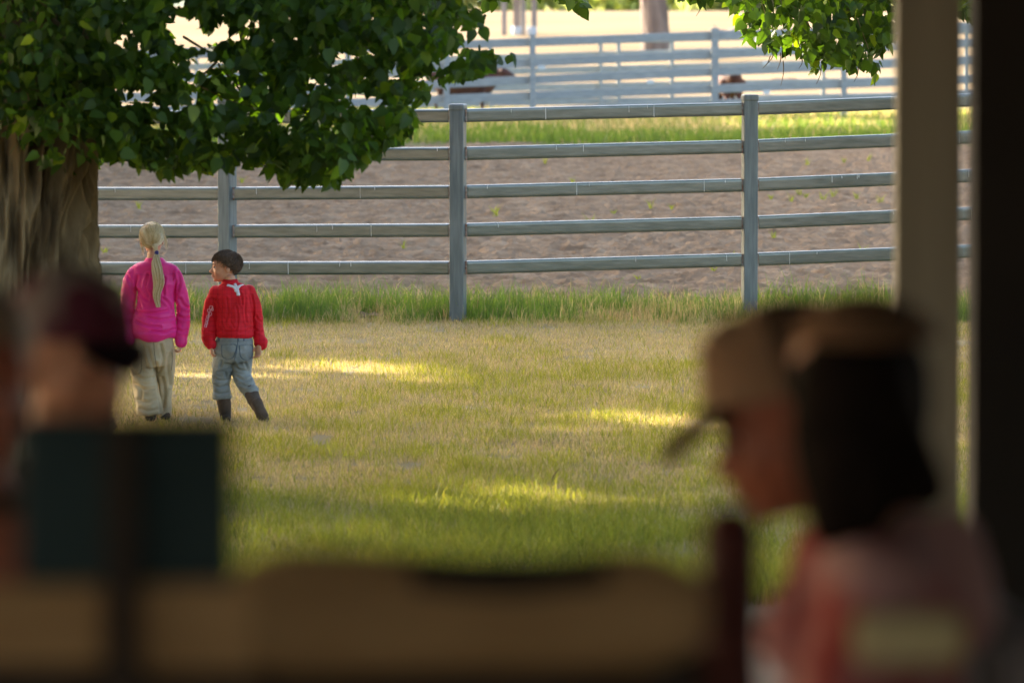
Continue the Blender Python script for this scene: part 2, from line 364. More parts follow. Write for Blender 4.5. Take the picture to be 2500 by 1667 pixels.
# ---------------------------------------------------------------- leaves and trees
LT = np.array([[0, 0, 0], [-.26, -.03, .08], [-.42, .24, .15], [-.33, .60, .10], [0, 1.12, -.06], [.33, .60, .10], [.42, .24, .15], [.26, -.03, .08], [0, .33, -.02], [0, .66, -.02]])
LQ = np.array([[0, 8, 2, 1], [8, 9, 3, 2], [0, 7, 6, 8], [8, 6, 5, 9]]); LTri = np.array([[9, 4, 3], [9, 5, 4]])
def leaves(name, Pp, size, C, m, parent, down=1.0, up=.55, spread=.7):
    n = len(Pp)
    t = rng.normal(0, spread, (n, 3)); t[:, 2] = t[:, 2]*.5-down; t /= np.linalg.norm(t, axis=1)[:, None]
    nr = rng.normal(0, 1, (n, 3)); nr[:, 2] = np.abs(nr[:, 2])*.6+up; nr -= t*np.sum(nr*t, 1)[:, None]; nr /= np.linalg.norm(nr, axis=1)[:, None]
    s = np.cross(t, nr)
    curl = rng.uniform(-.5, 1.6, n)
    L = LT[None]*np.ones((n, 1, 1)); L[:, :, 2] *= curl[:, None]; L = L*size[:, None, None]
    V = Pp[:, None, :]+L[:, :, 0:1]*s[:, None]+L[:, :, 1:2]*t[:, None]+L[:, :, 2:3]*nr[:, None]
    i = (np.arange(n)*10)[:, None]
    Q = np.concatenate([i+q for q in LQ]); T = np.concatenate([i+q for q in LTri])
    me = npmesh(name, V.reshape(-1, 3), T, np.repeat(C, 10, 0), Q)
    return link(name, me, m, parent)
m_leaf = attr_mat('broad_leaves', rough=.5, spec=.3, tf=.42, tcol=2.6, tint=(1.25, 1.3, .25))
LC = np.array([[.030, .058, .008], [.040, .076, .009], [.024, .046, .008], [.050, .085, .009], [.032, .062, .010], [.09, .125, .010]])
def leafcol(n, k=1.0): return LC[rng.choice(6, n, p=[.2, .2, .2, .16, .18, .06])]*rng.uniform(.6, 1.35, (n, 1))*k
def inpoly(x, y, poly):
    c = np.zeros(len(x), bool); j = len(poly)-1
    for i in range(len(poly)):
        xi, yi = poly[i]; xj, yj = poly[j]
        hit = ((yi > y) != (yj > y)) & (x < (xj-xi)*(y-yi)/(yj-yi+1e-9)+xi); c ^= hit; j = i
    return c
def Parr(px, py, Y):
    u = (px-1250)/F; v = -(py-833.5)/F
    dx, dy, dz = u, math.cos(TH)+v*math.sin(TH), -math.sin(TH)+v*math.cos(TH)
    k = Y/dy; return np.stack([dx*k, dy*k, CH+dz*k], 1)
# lit spots on the lawn: gaps in the crowns above that the sun comes through  (px, py, half width px, half depth px)
SP = [(900, 905, 150, 4), (1120, 930, 90, 3), (1650, 1048, 190, 15), (1345, 1240, 150, 14), (1240, 1282, 170, 14), (820, 1345, 90, 3), (2362, 1065, 40, 25), (560, 936, 140, 8), (440, 920, 60, 8), (2050, 322, 260, 8)]
SPW = [((px-1250)/F*ground_y(py), ground_y(py), hw/F*ground_y(py), ground_y(py-hd)-ground_y(py+hd)) for px, py, hw, hd in SP]
# openings that let the sun reach the hanging leaves
SPW += [(6.2, 33.6, .8, 1.2), (3.3, 26.6, .5, .8), (2.6, 25.6, .1, .3), (4.6, 27.4, .3, .4)]
def lit(G):
    r = np.zeros(len(G), bool)
    for cx, cy, hx, hy in SPW:
        r |= ((G[:, 0]-cx)/(hx+.3))**2+((G[:, 1]-cy)/(hy*.6+.62))**2 < 1
    return r
hs = np.array([sund.x/sund.z, sund.y/sund.z])
def crown_near(n, cx, cy, rx, ry, z0, z1):
    a = rng.uniform(0, 2*math.pi, n); q = rng.uniform(0, 1, n)**.5
    z = rng.uniform(z0, z1, n); k = np.sqrt(np.clip(1-((z-z0)/(z1-z0))**2*.8, .1, 1))
    Pp = np.stack([cx+rx*q*k*np.cos(a), cy+ry*q*k*np.sin(a), z], 1)
    k = (fbm(Pp[:, 0]*.8, Pp[:, 1]*.8, Pp[:, 2]*.8, seed=91) > .42) & ~lit(Pp[:, :2]-hs*Pp[:, 2:3])
    return Pp[k]
m_bark = mat('furrowed_bark', (.10, .064, .03), (.30, .205, .10), scale=7, stretch=(1, 1, .35), rough=.95, spec=.1, bump=.012, bscale=26, detail=10)
def trunk_mesh(cx, cy, h, r, flare=.25, seed=0, lean=0., nth=520, nz=420):
    th = np.linspace(0, 2*math.pi, nth, endpoint=False); z = np.linspace(-.05, h, nz); TH_, ZZ = np.meshgrid(th, z)
    R = r*(1+flare*np.exp(-ZZ/.5))*(1-.03*ZZ)
    sw = .25*np.sin(ZZ*.9+seed)+.10*np.sin(ZZ*2.3+1.3+3*TH_)
    kx, ky = np.cos(TH_+sw)*r, np.sin(TH_+sw)*r
    wz = ZZ*1.5
    n1 = fbm(kx*15+.35*np.sin(wz*2), ky*15, wz*1.1, o=3, seed=seed+3); n2 = fbm(kx*34, ky*34, ZZ*4.5, o=3, seed=seed+5)
    rid = 1-np.abs(2*n1-1)*2.4
    lob = fbm(kx*2.5, ky*2.5, ZZ*.5, o=2, seed=seed+9)
    R = R+.11*(np.clip(rid, -.6, 1)-.3)+.035*(n2-.5)+.12*(lob-.5)
    V = np.stack([cx+R*np.cos(TH_)+lean*ZZ, cy+R*np.sin(TH_), ZZ], -1).reshape(-1, 3)
    i = (np.arange(nth)[None, :]+nth*np.arange(nz-1)[:, None]).ravel(); j = (((np.arange(nth)+1) % nth)[None, :]+nth*np.arange(nz-1)[:, None]).ravel()
    return npmesh('trunk', V, None, None, np.stack([i, j, j+nth, i+nth], 1))
treeL = empty('shade_tree', (0, 0, 0)); tag(treeL, 'big shade tree with furrowed trunk at left, its dense low leaves over the fence', 'tree')
TX, TY = (18-1250)/463.3, 30.0
link('trunk', trunk_mesh(TX, TY, 5.2, .45, seed=2), m_bark, treeL, True)
bm = bmesh.new()
for (x, y, z, r) in ((-4.5, 36, 8.5, .16), (-.5, 37, 7.5, .15), (-2.5, 44, 9, .16), (-6, 28, 8, .14), (-1.5, 31.5, 5.2, .1), (1.5, 42, 8.5, .1)):
    loft(bm, [((TX, TY, 4.6), r*1.5), ((TX+(x-TX)*.35, TY+(y-TY)*.35, 4.8+(z-4.8)*.5), r*1.1), ((x, y, z), r*.35)], n=9)
bm2o('limb', bm, m_bark, treeL, True)
polyL = [(-80, -60), (1130, -60), (1120, 20), (1180, 60), (1180, 90), (1130, 95), (1150, 140), (1250, 150), (1255, 166), (1185, 172), (1140, 210), (1100, 205), (1055, 232), (1020, 290), (1015, 330), (960, 360), (900, 400),
         (850, 430), (800, 468), (700, 452), (660, 425), (560, 420), (480, 430), (400, 440), (340, 420), (250, 400), (150, 440), (60, 380), (-80, 350)]
holes = [(455, 75, 48, 34), (500, 165, 34, 26), (575, 190, 30, 12), (330, 245, 48, 24), (395, 265, 30, 14), (500, 265, 42, 9), (515, 345, 16, 14), (600, 335, 20, 12), (435, 15, 24, 16), (760, 215, 18, 28), (905, 262, 26, 20), (1090, 150, 28, 12), (1050, 215, 10, 10), (840, 150, 30, 14), (650, 110, 14, 10), (940, 320, 20, 10), (480, 105, 60, 30)]
def clusters(poly, ncl, per, rad, d0, d1, leaf, holes=(), bbox=None):
    pc = []
    while len(pc) < ncl:
        x = rng.uniform(bbox[0], bbox[2], 400); y = rng.uniform(bbox[1], bbox[3], 400); k = inpoly(x, y, poly)
        pc += list(zip(x[k], y[k]))
    pc = np.array(pc[:ncl]); dd = rng.uniform(d0, d1, ncl)
    c = Parr(pc[:, 0], pc[:, 1], dd); Pp = np.repeat(c, per, 0); n = len(Pp)
    off = rng.normal(0, rad, (n, 3)); Pp = Pp+off*np.array([1, 1.2, .8])
    # keep the outline and the gaps
    px = 1250+F*Pp[:, 0]/Pp[:, 1]; py = 10+F*(CH-Pp[:, 2])/Pp[:, 1]
    k = inpoly(px, py+leaf*F/30*.45, poly)
    if holes: k &= ~((fbm(px/42, py/30, seed=301) > .60) & (px > 250) & (px < 1150) & (py > 40) & (py < 350) & (rng.uniform(0, 1, n) < .93))
    k &= fbm(px/22, py/22, seed=303) > .18
    for hx, hy, a, b in holes: k &= ~((((px-hx)/a)**2+((py+14-hy)/b)**2 < 1) & (rng.uniform(0, 1, n) < .985))
    return Pp[k]
A = clusters(polyL, 720, 22, .075, 28.6, 31.2, .1, holes, (-80, -60, 1280, 480))
B = clusters(polyL, 260, 12, .14, 31, 34, .1, holes, (-80, -60, 1280, 480))
B = B[~lit(B[:, :2]-hs*B[:, 2:3])]; A = A[(A[:, 1] < 30.2) | ~lit(A[:, :2]-hs*A[:, 2:3])]; Pl = np.concatenate([A, B]); n = len(Pl)
leaves('crown', Pl, rng.uniform(.04, .088, n), leafcol(n, 1.2), m_leaf, treeL, spread=1.0, up=.5)
Pc = crown_near(9000, TX+.5, TY+1, 4.2, 5, 3.2, 7); n = len(Pc)
leaves('crown', Pc, rng.uniform(.16, .3, n), leafcol(n), m_leaf, treeL, down=.3, up=1.2)
# twigs inside the low crown
bm = bmesh.new()
for _ in range(24):
    px, py = random.uniform(-50, 900), random.uniform(-40, 270)
    if not inpoly(np.array([px+90.]), np.array([py+110.]), polyL)[0]: continue
    a = P(px, py, random.uniform(29.6, 31)); b = a+Vector((random.uniform(-.1, .5), random.uniform(-.3, .3), random.uniform(-.35, -.05)))
    loft(bm, [(a+Vector((random.uniform(-.35, .1), random.uniform(-.2, .2), random.uniform(.1, .4))), .008), (a, .006), (b, .003)], n=5, sub=2)
bm2o('twigs', bm, m_bark, treeL, True)

treeR = empty('shade_tree', (0, 0, 0)); tag(treeR, 'tree on the right with sunlit green leaves hanging beside the beige post', 'tree')
link('trunk', trunk_mesh(7.4, 42, 5.4, .4, seed=14, nth=260, nz=180), m_bark, treeR, True)
bm = bmesh.new()
for (x, y, z, r) in ((3.2, 39, 6.5, .12), (6, 50, 9, .15), (10, 40, 8, .14), (3, 46, 8.5, .13), (7, 34, 8, .12)):
    loft(bm, [((7.3, 42, 4.9), r*1.5), ((7.3+(x-7.3)*.4, 42+(y-42)*.4, 5+(z-5)*.5), r*1.1), ((x, y, z), r*.35)], n=9)
bm2o('limb', bm, m_bark, treeR, True)
# unseen trees on the left, crowns shaped to shade arena and lawn
Gs = np.stack([rng.uniform(-9, 13, 170000), rng.uniform(-8, 124, 170000)], 1)
hl_ = math.hypot(*hs); ux = -hs[0]/hl_
Zs = (Gs[:, 0]+11)/ux/hl_+1.2+rng.uniform(0, 1, len(Gs))**.8*5.5
Ps = np.concatenate([Gs+hs*Zs[:, None], Zs[:, None]], 1)
ok = (~lit(Gs+rng.normal(0, .08, Gs.shape))) & (fbm(Ps[:, 0]*.5, Ps[:, 1]*.5, Ps[:, 2]*.5, seed=95) > .27); Ps = Ps[ok]
for i, yc in enumerate(range(7, 160, 15)):
    q = Ps[(Ps[:, 1] >= yc-7.5) & (Ps[:, 1] < yc+7.5)]
    if len(q) < 50: continue
    tr = empty('shade_tree', (-19, yc, 0)); tag(tr, 'unseen tall shade tree in the row left of the fence, %s from the near end' % ('first second third fourth fifth sixth seventh eighth ninth tenth eleventh'.split()[i]), 'tree', 'unseen shade trees along the left')
    n = len(q); leaves('crown', q-[-19, yc, 0], rng.uniform(.28, .5, n), leafcol(n), m_leaf, tr, down=.4, up=.2)
    bm = bmesh.new(); loft(bm, [((0, 0, -.2), .6), ((0, 0, 1), .45), ((.2, 0, 6), .36), ((0, .3, 12), .2)], n=20)
    for a_ in range(6): loft(bm, [((.1, 0, 3+a_), .2), ((2.6*math.cos(a_*1.9), 2.6*math.sin(a_*1.9), 5+a_*1.2), .12), ((5*math.cos(a_*1.9), 6*math.sin(a_*1.9), 6.5+a_*1.5), .04)], n=8)
    bm2o('trunk', bm, m_bark, tr, True)

polyR = [(1765, -60), (2500, -60), (2400, 60), (2340, 45), (2200, 60), (2180, 110), (2155, 150), (2150, 215), (2130, 205), (2110, 160), (2090, 190), (2060, 165), (2020, 165), (1990, 200), (1968, 160), (1950, 140), (1900, 130), (1875, 135), (1855, 110), (1820, 110), (1810, 60), (1785, 50), (1775, 15)]
polyT = [(1180, -60), (1430, -60), (1420, 42), (1395, 25), (1375, 5), (1350, -8), (1245, -8), (1225, 10), (1200, 35), (1180, 10)]
polyT2 = [(1640, -60), (1740, -60), (1735, 22), (1700, 8), (1668, 14), (1645, 5)]
Cc = clusters(polyR, 190, 11, .085, 37.0, 38.6, .08, [(1890, 30, 14, 12), (2040, 60, 16, 8), (2010, 20, 16, 10)], (1765, -60, 2500, 220))
D1 = clusters(polyT, 55, 7, .06, 36.5, 37.5, .08, (), (1180, -60, 1430, 45)); D2 = clusters(polyT2, 26, 6, .06, 36.5, 37.5, .08, (), (1640, -60, 1740, 25))
Pl = np.concatenate([Cc, D1, D2]); n = len(Pl)
leaves('crown', Pl, rng.uniform(.055, .095, n), leafcol(n, 1.15), m_leaf, treeR)
Pc = crown_near(6000, 5.5, 41, 4.5, 5, 3.4, 8); n = len(Pc)
leaves('crown', Pc, rng.uniform(.16, .3, n), leafcol(n), m_leaf, treeR, down=.3, up=1.2)
bm = bmesh.new()
for (x0, y0, x1, y1) in ((1880, 138, 1862, 168), (1905, 130, 1898, 170), (1912, 150, 1906, 210), (1958, 145, 1950, 168), (2005, 160, 1993, 206), (2095, 165, 2085, 200), (1925, 0, 2000, 100), (2060, -20, 2120, 120), (1850, -20, 1880, 90), (1890, 128, 1870, 160), (1715, 0, 1700, 40)):
    a, b = P(x0, y0, 37.6), P(x1, y1, 37.6); loft(bm, [(a, .004), ((a+b)/2+Vector((.01, 0, 0)), .003), (b, .0018)], n=5, sub=2)
for (x0, y0) in ((1900, -60), (2060, -60), (2330, -60), (1300, -60), (1690, -60)):
    a = P(x0, y0, 37.8); loft(bm, [(a+Vector((.6, 1, 2.2)), .03), (a+Vector((.2, .3, .8)), .018), (a, .008)], n=6, sub=3)
bm2o('twigs', bm, m_bark, treeR, True)

# far trees and scrub
m_gum = attr_mat('gum_leaves', rough=.7, spec=.2, tf=.4, tcol=1.6, tint=(1.1, 1.1, .6))
m_gbark = mat('grey_bark', (.13, .10, .085), (.24, .19, .16), scale=3, stretch=(1, 1, .3), rough=.95, bump=.03)
def tz(x, y): return float(terr(np.array(float(x)), np.array(float(y))))
def gum(px, d, r, th, cr, label, ncl=120, leaf=.35, pale=1.0, crown_z=None, group=None, nm='gum_tree'):
    x = (px-1250)/F*d; z0 = tz(x, d); root = empty(nm, (x, d, z0)); tag(root, label, 'tree', group)
    bm = bmesh.new(); loft(bm, [((-.1, 0, -.3), r*1.5), ((0, 0, th*.12), r*1.15), ((-.3*r, 0, th*.5), r), ((-.5*r, 0, th), r*.8), ((.2, .2, th*1.6), r*.3)], n=18)
    for k in range(4):
        a = k*1.57+.5; loft(bm, [((0, 0, th*.9), r*.5), ((math.cos(a)*cr*.4, math.sin(a)*cr*.4, th*1.3), r*.3), ((math.cos(a)*cr*.8, math.sin(a)*cr*.8, th*1.6), r*.1)], n=8)
    bmesh.ops.transform(bm, matrix=Matrix.Identity(4), verts=bm.verts)
    remesh('trunk', bm, m_gbark, root, voxel=max(.05, r*.12), smooth=2, wr=lambda V, N_: .05*r/.4*(fbm(V[:, 0]*5, V[:, 1]*5, V[:, 2]*1.2, seed=4)-.5)*2)
    cz = crown_z or th*1.5; cc = rng.normal(0, 1, (ncl, 3)); cc /= np.linalg.norm(cc, axis=1)[:, None]; cc *= (rng.uniform(.3, 1, ncl)**.4)[:, None]
    cc = cc*np.array([cr, cr, cr*.55])+[0, 0, cz]; Pp = np.repeat(cc, 14, 0)+rng.normal(0, cr*.11, (ncl*14, 3)); n = len(Pp)
    C = np.array([.22, .25, .12])*pale*rng.uniform(.6, 1.5, (n, 1))
    leaves('crown', Pp, rng.uniform(leaf*.6, leaf*1.3, n), C, m_gum, root, down=.8)
gum(1602, 200, .46, 4.5, 5, 'thick brown tree trunk rising behind the pale far fence', 140, crown_z=8.5)
bgt = [(1140, 330, 'low rounded dark green bush, leftmost behind the pale paddock', 3.2, .9), (1275, 345, 'olive tree behind the grey timber frame in the paddock', 4, 1.6), (1390, 360, 'olive scrub tree behind the middle of the pale paddock', 4.5, 1.7), (1480, 350, 'pale olive bush left of the thick brown trunk', 3.5, 2.0),
       (1545, 372, 'olive bush just left of the thick brown trunk', 3.8, 1.5), (1680, 350, 'grey olive bush right of the thick brown trunk', 3.6, 1.7), (1760, 340, 'brownish bush behind the fallen log', 2.8, 1.5), (1860, 365, 'olive bush seen through the hanging right leaves', 4, 1.6), (1020, 350, 'olive bush hidden by the left tree crown', 4, 1.5), (1960, 350, 'grey green bush behind the hanging right leaves', 4, 1.5), (2090, 360, 'grey green bush left of the beige post top', 4, 1.5), (900, 350, 'far bush behind the left crown edge', 4, 1.4), (2300, 355, 'far bush behind the two veranda posts', 4, 1.5)]
for px, d, lb, cr, pale in bgt:
    gum(px, d, .16, .8, cr, lb, 70, leaf=.6, pale=pale, crown_z=cr*.42+.6, nm='bush', group='bushes along the back of the far paddock')
# pale fallen log
m_log = mat('grey_deadwood', (.2, .17, .15), (.36, .32, .29), scale=5, rough=.95, bump=.02)
a, b = P(1735, 62, 228), P(1796, 66, 228); zz = tz(0, 228)+.1
bm = bmesh.new(); loft(bm, [((a.x, 228, zz+.15), .08), ((a.x+.25, 228, zz+.1), .14), (((a.x+b.x)/2, 228, zz+.05), .17), ((b.x, 228, zz+.05), .2)], n=12)
loft(bm, [((a.x+.3, 228, zz+.1), .07), ((a.x+.1, 228.2, zz+.45), .03)], n=8)
tag(remesh('fallen_log', bm, m_log, voxel=.04), 'grey fallen log lying in the pale paddock right of the thick trunk', 'log')
# timber frame with drums
m_timb = mat('grey_timber', (.2, .18, .17), (.34, .3, .28), scale=4, stretch=(3, 3, .5), rough=.95, bump=.01)
m_drum = mat('pale_drum', (.5, .54, .56), (.62, .65, .66), scale=3, rough=.6)
FD = 232; fz = tz(0, FD); sc = F/FD
fr = empty('timber_frame', ((1268-1250)/sc, FD, fz)); tag(fr, 'old grey timber post frame standing in the pale paddock', 'frame')
for dx, ww, dy in ((-.62, .2, 0), (-.1, .3, .5), (.16, .18, 0), (.6, .22, .5)):
    bm = bmesh.new(); box(bm, (dx, dy, .8), (ww, .2, 1.7), None, .02); bm2o('post', bm, m_timb, fr)
bm = bmesh.new(); box(bm, (0, 0, 1.72), (1.7, .24, .16), None, .02); bm2o('beam', bm, m_timb, fr)
for i, (dx, lb) in enumerate(((-.12, 'pale drum at the foot of the timber frame, left one'), (.5, 'pale drum at the foot of the timber frame, right one'))):
    bm = bmesh.new(); loft(bm, [((0, 0, .02), .17), ((0, 0, .1), .19), ((0, 0, .3), .19), ((0, 0, .36), .17)], n=20, sub=3, cap=False)
    o = bm2o('drum', bm, m_drum, None, True); o.location = (fr.location.x+dx, FD-.6, tz(0, FD-.6)-.02); tag(o, lb, 'drum', 'pale drums by the timber frame')

# ---------------------------------------------------------------- cattle
def cow(loc, rz, s, c1, c2, label, name='cow'):
    m = mat('cow_hide', c1, c2, scale=2.5, rough=.8, bump=.004, bscale=60)
    root = empty(name, loc, rz); root.scale = (s, s, s); tag(root, label, 'cow', 'cattle behind the far fence')
    bm = bmesh.new()   # faces +x, shoulder 1.3 m
    loft(bm, [((-.82, 0, 1.08), .18, .20), ((-.6, 0, 1.0), .27, .31), ((-.2, 0, .92), .31, .36), ((.2, 0, .9), .31, .37), ((.5, 0, .94), .26, .36), ((.72, 0, 1.05), .17, .26)], side=(0, 1, 0), n=20)
    loft(bm, [((.6, 0, 1.1), .15, .22), ((.85, 0, 1.14), .12, .17), ((1.02, 0, 1.16), .10, .13)], side=(0, 1, 0), n=14)
    loft(bm, [((1.0, 0, 1.24), .115, .12), ((1.15, 0, 1.16), .10, .115), ((1.38, 0, 1.0), .075, .085), ((1.45, 0, .96), .07, .07)], side=(0, 1, 0), n=14)
    for sy in (-1, 1):
        ell(bm, (1.0, sy*.2, 1.24), (.04, .12, .05)); ell(bm, (1.03, sy*.08, 1.34), (.03, .03, .05))
        loft(bm, [((.5, sy*.16, .85), .11, .13), ((.52, sy*.17, .5), .06, .07), ((.5, sy*.17, .42), .055), ((.5, sy*.17, .1), .042), ((.53, sy*.17, .0), .06)], n=12)
        loft(bm, [((-.62, sy*.15, .95), .13, .22), ((-.6, sy*.17, .62), .075, .1), ((-.72, sy*.17, .44), .05, .06), ((-.68, sy*.17, .1), .042), ((-.65, sy*.17, 0), .06)], n=12)
    loft(bm, [((-.84, 0, 1.16), .035), ((-.93, 0, .9), .025), ((-.92, 0, .45), .02), ((-.92, 0, .35), .04)], n=8)
    remesh('body', bm, m, root, voxel=.028, smooth=3)
    return root
cow(((1128-1250)/111, 128.5, .02), 0, .86, (.05, .022, .018), (.11, .05, .04), 'dark brown cow side on behind the far fence, under the leaf tips')
cow(((1780-1250)/107, 130, .02), math.radians(97), .84, (.055, .02, .013), (.10, .036, .024), 'red brown cow seen from behind through the far fence rails')
cow(((1905-1250)/85, 163, tz(0, 163)-.1), math.radians(8), .36, (.38, .2, .1), (.5, .28, .14), 'small tan calf beyond the far fences on the right', 'calf')

# twig on the lawn
bm = bmesh.new(); q = ground_y(1190)
loft(bm, [(P(1340, 1192, q), .005), (P(1352, 1160, q), .004), (P(1366, 1143, q), .002)], n=5, sub=2)
tag(bm2o('fallen_twig', bm, m_bark, None, True), 'thin dark twig sticking up from the green lawn', 'twig')

# ---------------------------------------------------------------- people
def skinmat(name, c, rough=.5):
    m = mat(name, tuple(x*.93 for x in c), c, scale=30, rough=rough, spec=.35)
    b = m.node_tree.nodes[m['bsdf']]; b.inputs['Subsurface Weight'].default_value = .12; b.inputs['Subsurface Radius'].default_value = (.02, .008, .004); b.inputs['Subsurface Scale'].default_value = .5
    return m
m_skin = skinmat('fair_skin', (.66, .36, .24)); m_skin2 = skinmat('tanned_skin', (.64, .32, .19)); m_skin3 = skinmat('ruddy_skin', (.42, .14, .075))
m_eye = mat('eye_white', (.7, .68, .65), rough=.2, spec=.6); m_iris = mat('iris_brown', (.02, .012, .01), rough=.15, spec=.6); m_brow = mat('brow_hair', (.03, .018, .012), rough=.8)
class Head:
    def __init__(s, c, fwd, up=(0, 0, 1), size=.2):
        f = Vector(fwd).normalized(); u = Vector(up); u = (u-f*u.dot(f)).normalized(); r = f.cross(u)
        s.M = Matrix((r, f, u)).transposed(); s.c = Vector(c); s.k = size
    def w(s, x, y, z): return s.c+s.M @ Vector((x, y, z))*s.k
    def e(s, bm, c, r, rot=None, **k):
        M = s.M if rot is None else s.M @ rot
        ell(bm, s.w(*c), [q*s.k for q in r], M, **k)
    def build(s, bm, open_mouth=False):
        s.e(bm, (0, -.05, .13), (.345, .43, .37), u=28, v=18); s.e(bm, (0, .12, -.10), (.285, .29, .36), u=24, v=16)
        s.e(bm, (0, .18, -.31), (.19, .2, .145)); s.e(bm, (0, .33, -.40), (.075, .06, .05))
        s.e(bm, (0, .35, .10), (.2, .07, .10)); 
        for q in (-1, 1):
            s.e(bm, (q*.15, .25, -.13), (.11, .12, .12)); s.e(bm, (q*.335, -.03, -.06), (.035, .08, .125)); s.e(bm, (q*.13, .345, .075), (.09, .06, .035))
            s.e(bm, (q*.05, .44, -.155), (.035, .04, .03))
        kz = s.k
        loft(bm, [(s.w(0, .385, .03), .03*kz, .03*kz), (s.w(0, .43, -.06), .035*kz, .035*kz), (s.w(0, .485, -.13), .05*kz, .042*kz)], side=s.M @ Vector((1, 0, 0)), n=10)
        s.e(bm, (0, .395, -.235), (.085, .05, .024)); s.e(bm, (0, .385, -.295), (.075, .05, .026))
    def features(s, par):
        for q in (-1, 1):
            bm = bmesh.new(); s.e(bm, (q*.125, .345, .01), (.048, .042, .028)); e = bm2o('eye', bm, m_eye, par, True)
            bm = bmesh.new(); s.e(bm, (q*.14, .368, .01), (.032, .028, .03)); bm2o('iris', bm, m_iris, e, True)
            bm = bmesh.new(); loft(bm, [(s.w(q*.05, .415, .095), .008*s.k), (s.w(q*.13, .405, .12), .014*s.k), (s.w(q*.22, .34, .1), .007*s.k)], n=6); bm2o('eyebrow', bm, m_brow, par, True)
        bm = bmesh.new(); s.e(bm, (0, .425, -.267), (.06, .022, .014)); bm2o('lips', bm, mat('lips', (.32, .08, .06), rough=.5), par, True)
def hand(bm, wrist, dirn, palm_side, s=1.0, curl=.5, thumb=1):
    "wrist -> fingers along dirn; palm faces palm_side"
    d = Vector(dirn).normalized(); n = Vector(palm_side); n = (n-d*n.dot(d)).normalized(); r = d.cross(n)*thumb
    wv = Vector(wrist); L = .062*s
    loft(bm, [(wv-d*.01, .017*s, .014*s), (wv+d*L*.45, .027*s, .013*s), (wv+d*L, .028*s, .011*s)], side=r, n=12, sub=3)
    for i, (o, ln) in enumerate(((.022, .050), (.0075, .056), (-.0075, .052), (-.021, .042))):
        b0 = wv+d*L+r*o*s; c = curl*(1+.15*i)
        p1 = b0+(d*math.cos(c*.5)+n*math.sin(c*.5))*ln*s*.42; p2 = p1+(d*math.cos(c*1.3)+n*math.sin(c*1.3))*ln*s*.33; p3 = p2+(d*math.cos(c*2)+n*math.sin(c*2))*ln*s*.25
        loft(bm, [(b0-d*.01*s, .0078*s), (p1, .0072*s), (p2, .0066*s), (p3, .0055*s)], n=8, sub=2)
    b0 = wv+d*L*.3+r*.022*s; p1 = b0+(d*.6+r*.6+n*.35).normalized()*.03*s; p2 = p1+(d*.9+r*.15+n*.4).normalized()*.024*s
    loft(bm, [(b0, .011*s), (p1, .009*s), (p2, .0065*s)], n=8, sub=2)
def ribbons(paths, wd, cols):
    "paths (n,k,3) -> flat strands"
    n, k, _ = paths.shape; t = np.gradient(paths, axis=1); view = np.array([0, 1., 0])
    sd = np.cross(t, view+rng.normal(0, .25, (n, 1, 3))); sd /= np.linalg.norm(sd, axis=2)[..., None]+1e-9
    taper = np.linspace(1, .35, k)[None, :, None]; A_ = paths-sd*wd[:, None, None]*taper; B_ = paths+sd*wd[:, None, None]*taper
    V = np.stack([A_, B_], 2).reshape(-1, 3); i = (np.arange(n)[:, None]*2*k+np.arange(k-1)[None, :]*2).ravel()
    return V, np.stack([i, i+1, i+3, i+2], 1), np.repeat(cols, 2*k, 0)
def folds(f1, f2, amp, seed, zs=1.0):
    def w(V, N_):
        a = fbm(V[:, 0]*f1, V[:, 1]*f1, V[:, 2]*f1*zs, o=3, seed=seed); r = 1-np.abs(2*a-1)*3
        b = fbm(V[:, 0]*f2, V[:, 1]*f2, V[:, 2]*f2*1.6*zs, o=2, seed=seed+5)
        return amp*(.55*np.clip(r, -.3, 1)+(b-.5)*.55)
    return w
def creases(strokes, base, w=8.0, depth=.008):
    "sculpt cloth creases that run along the given lines on the side of the garment seen"
    segs = []
    for st in strokes:
        k = st[2] if len(st) > 2 and not isinstance(st[2], tuple) else 1.0
        pts_ = [q for q in st if isinstance(q, tuple)]
        c = catmull([(x, y) for x, y in pts_], 4) if len(pts_) > 1 else []
        for i in range(len(c)-1): segs.append((c[i], c[i+1], k, i == 0, i == len(c)-2))
    def f(V, N_):
        X, Y_, Z = V[:, 0], V[:, 1], V[:, 2]-CH
        dep = Y_*math.cos(TH)-Z*math.sin(TH); up = Y_*math.sin(TH)+Z*math.cos(TH)
        zx = (1250+F*X/dep-220)*2.8; zy = (833.5-F*up/dep-500)*2.8
        out = base(V, N_); front = np.clip(-N_[:, 1]*1.6, 0, 1); bestd = np.full(len(V), 1e9); kk_ = np.ones(len(V))
        for a, b, k, s0_, s1_ in segs:
            d = b-a; L2 = max(float(d@d), 1e-6); t = np.clip(((zx-a[0])*d[0]+(zy-a[1])*d[1])/L2, 0, 1)
            q = np.hypot(zx-a[0]-t*d[0], zy-a[1]-t*d[1]); m_ = q < bestd; bestd[m_] = q[m_]; kk_[m_] = k
        g = -np.exp(-(bestd/w)**2)+.7*np.exp(-((bestd-2.3*w)/(1.1*w))**2)
        return out+depth*g*front*kk_
    return f
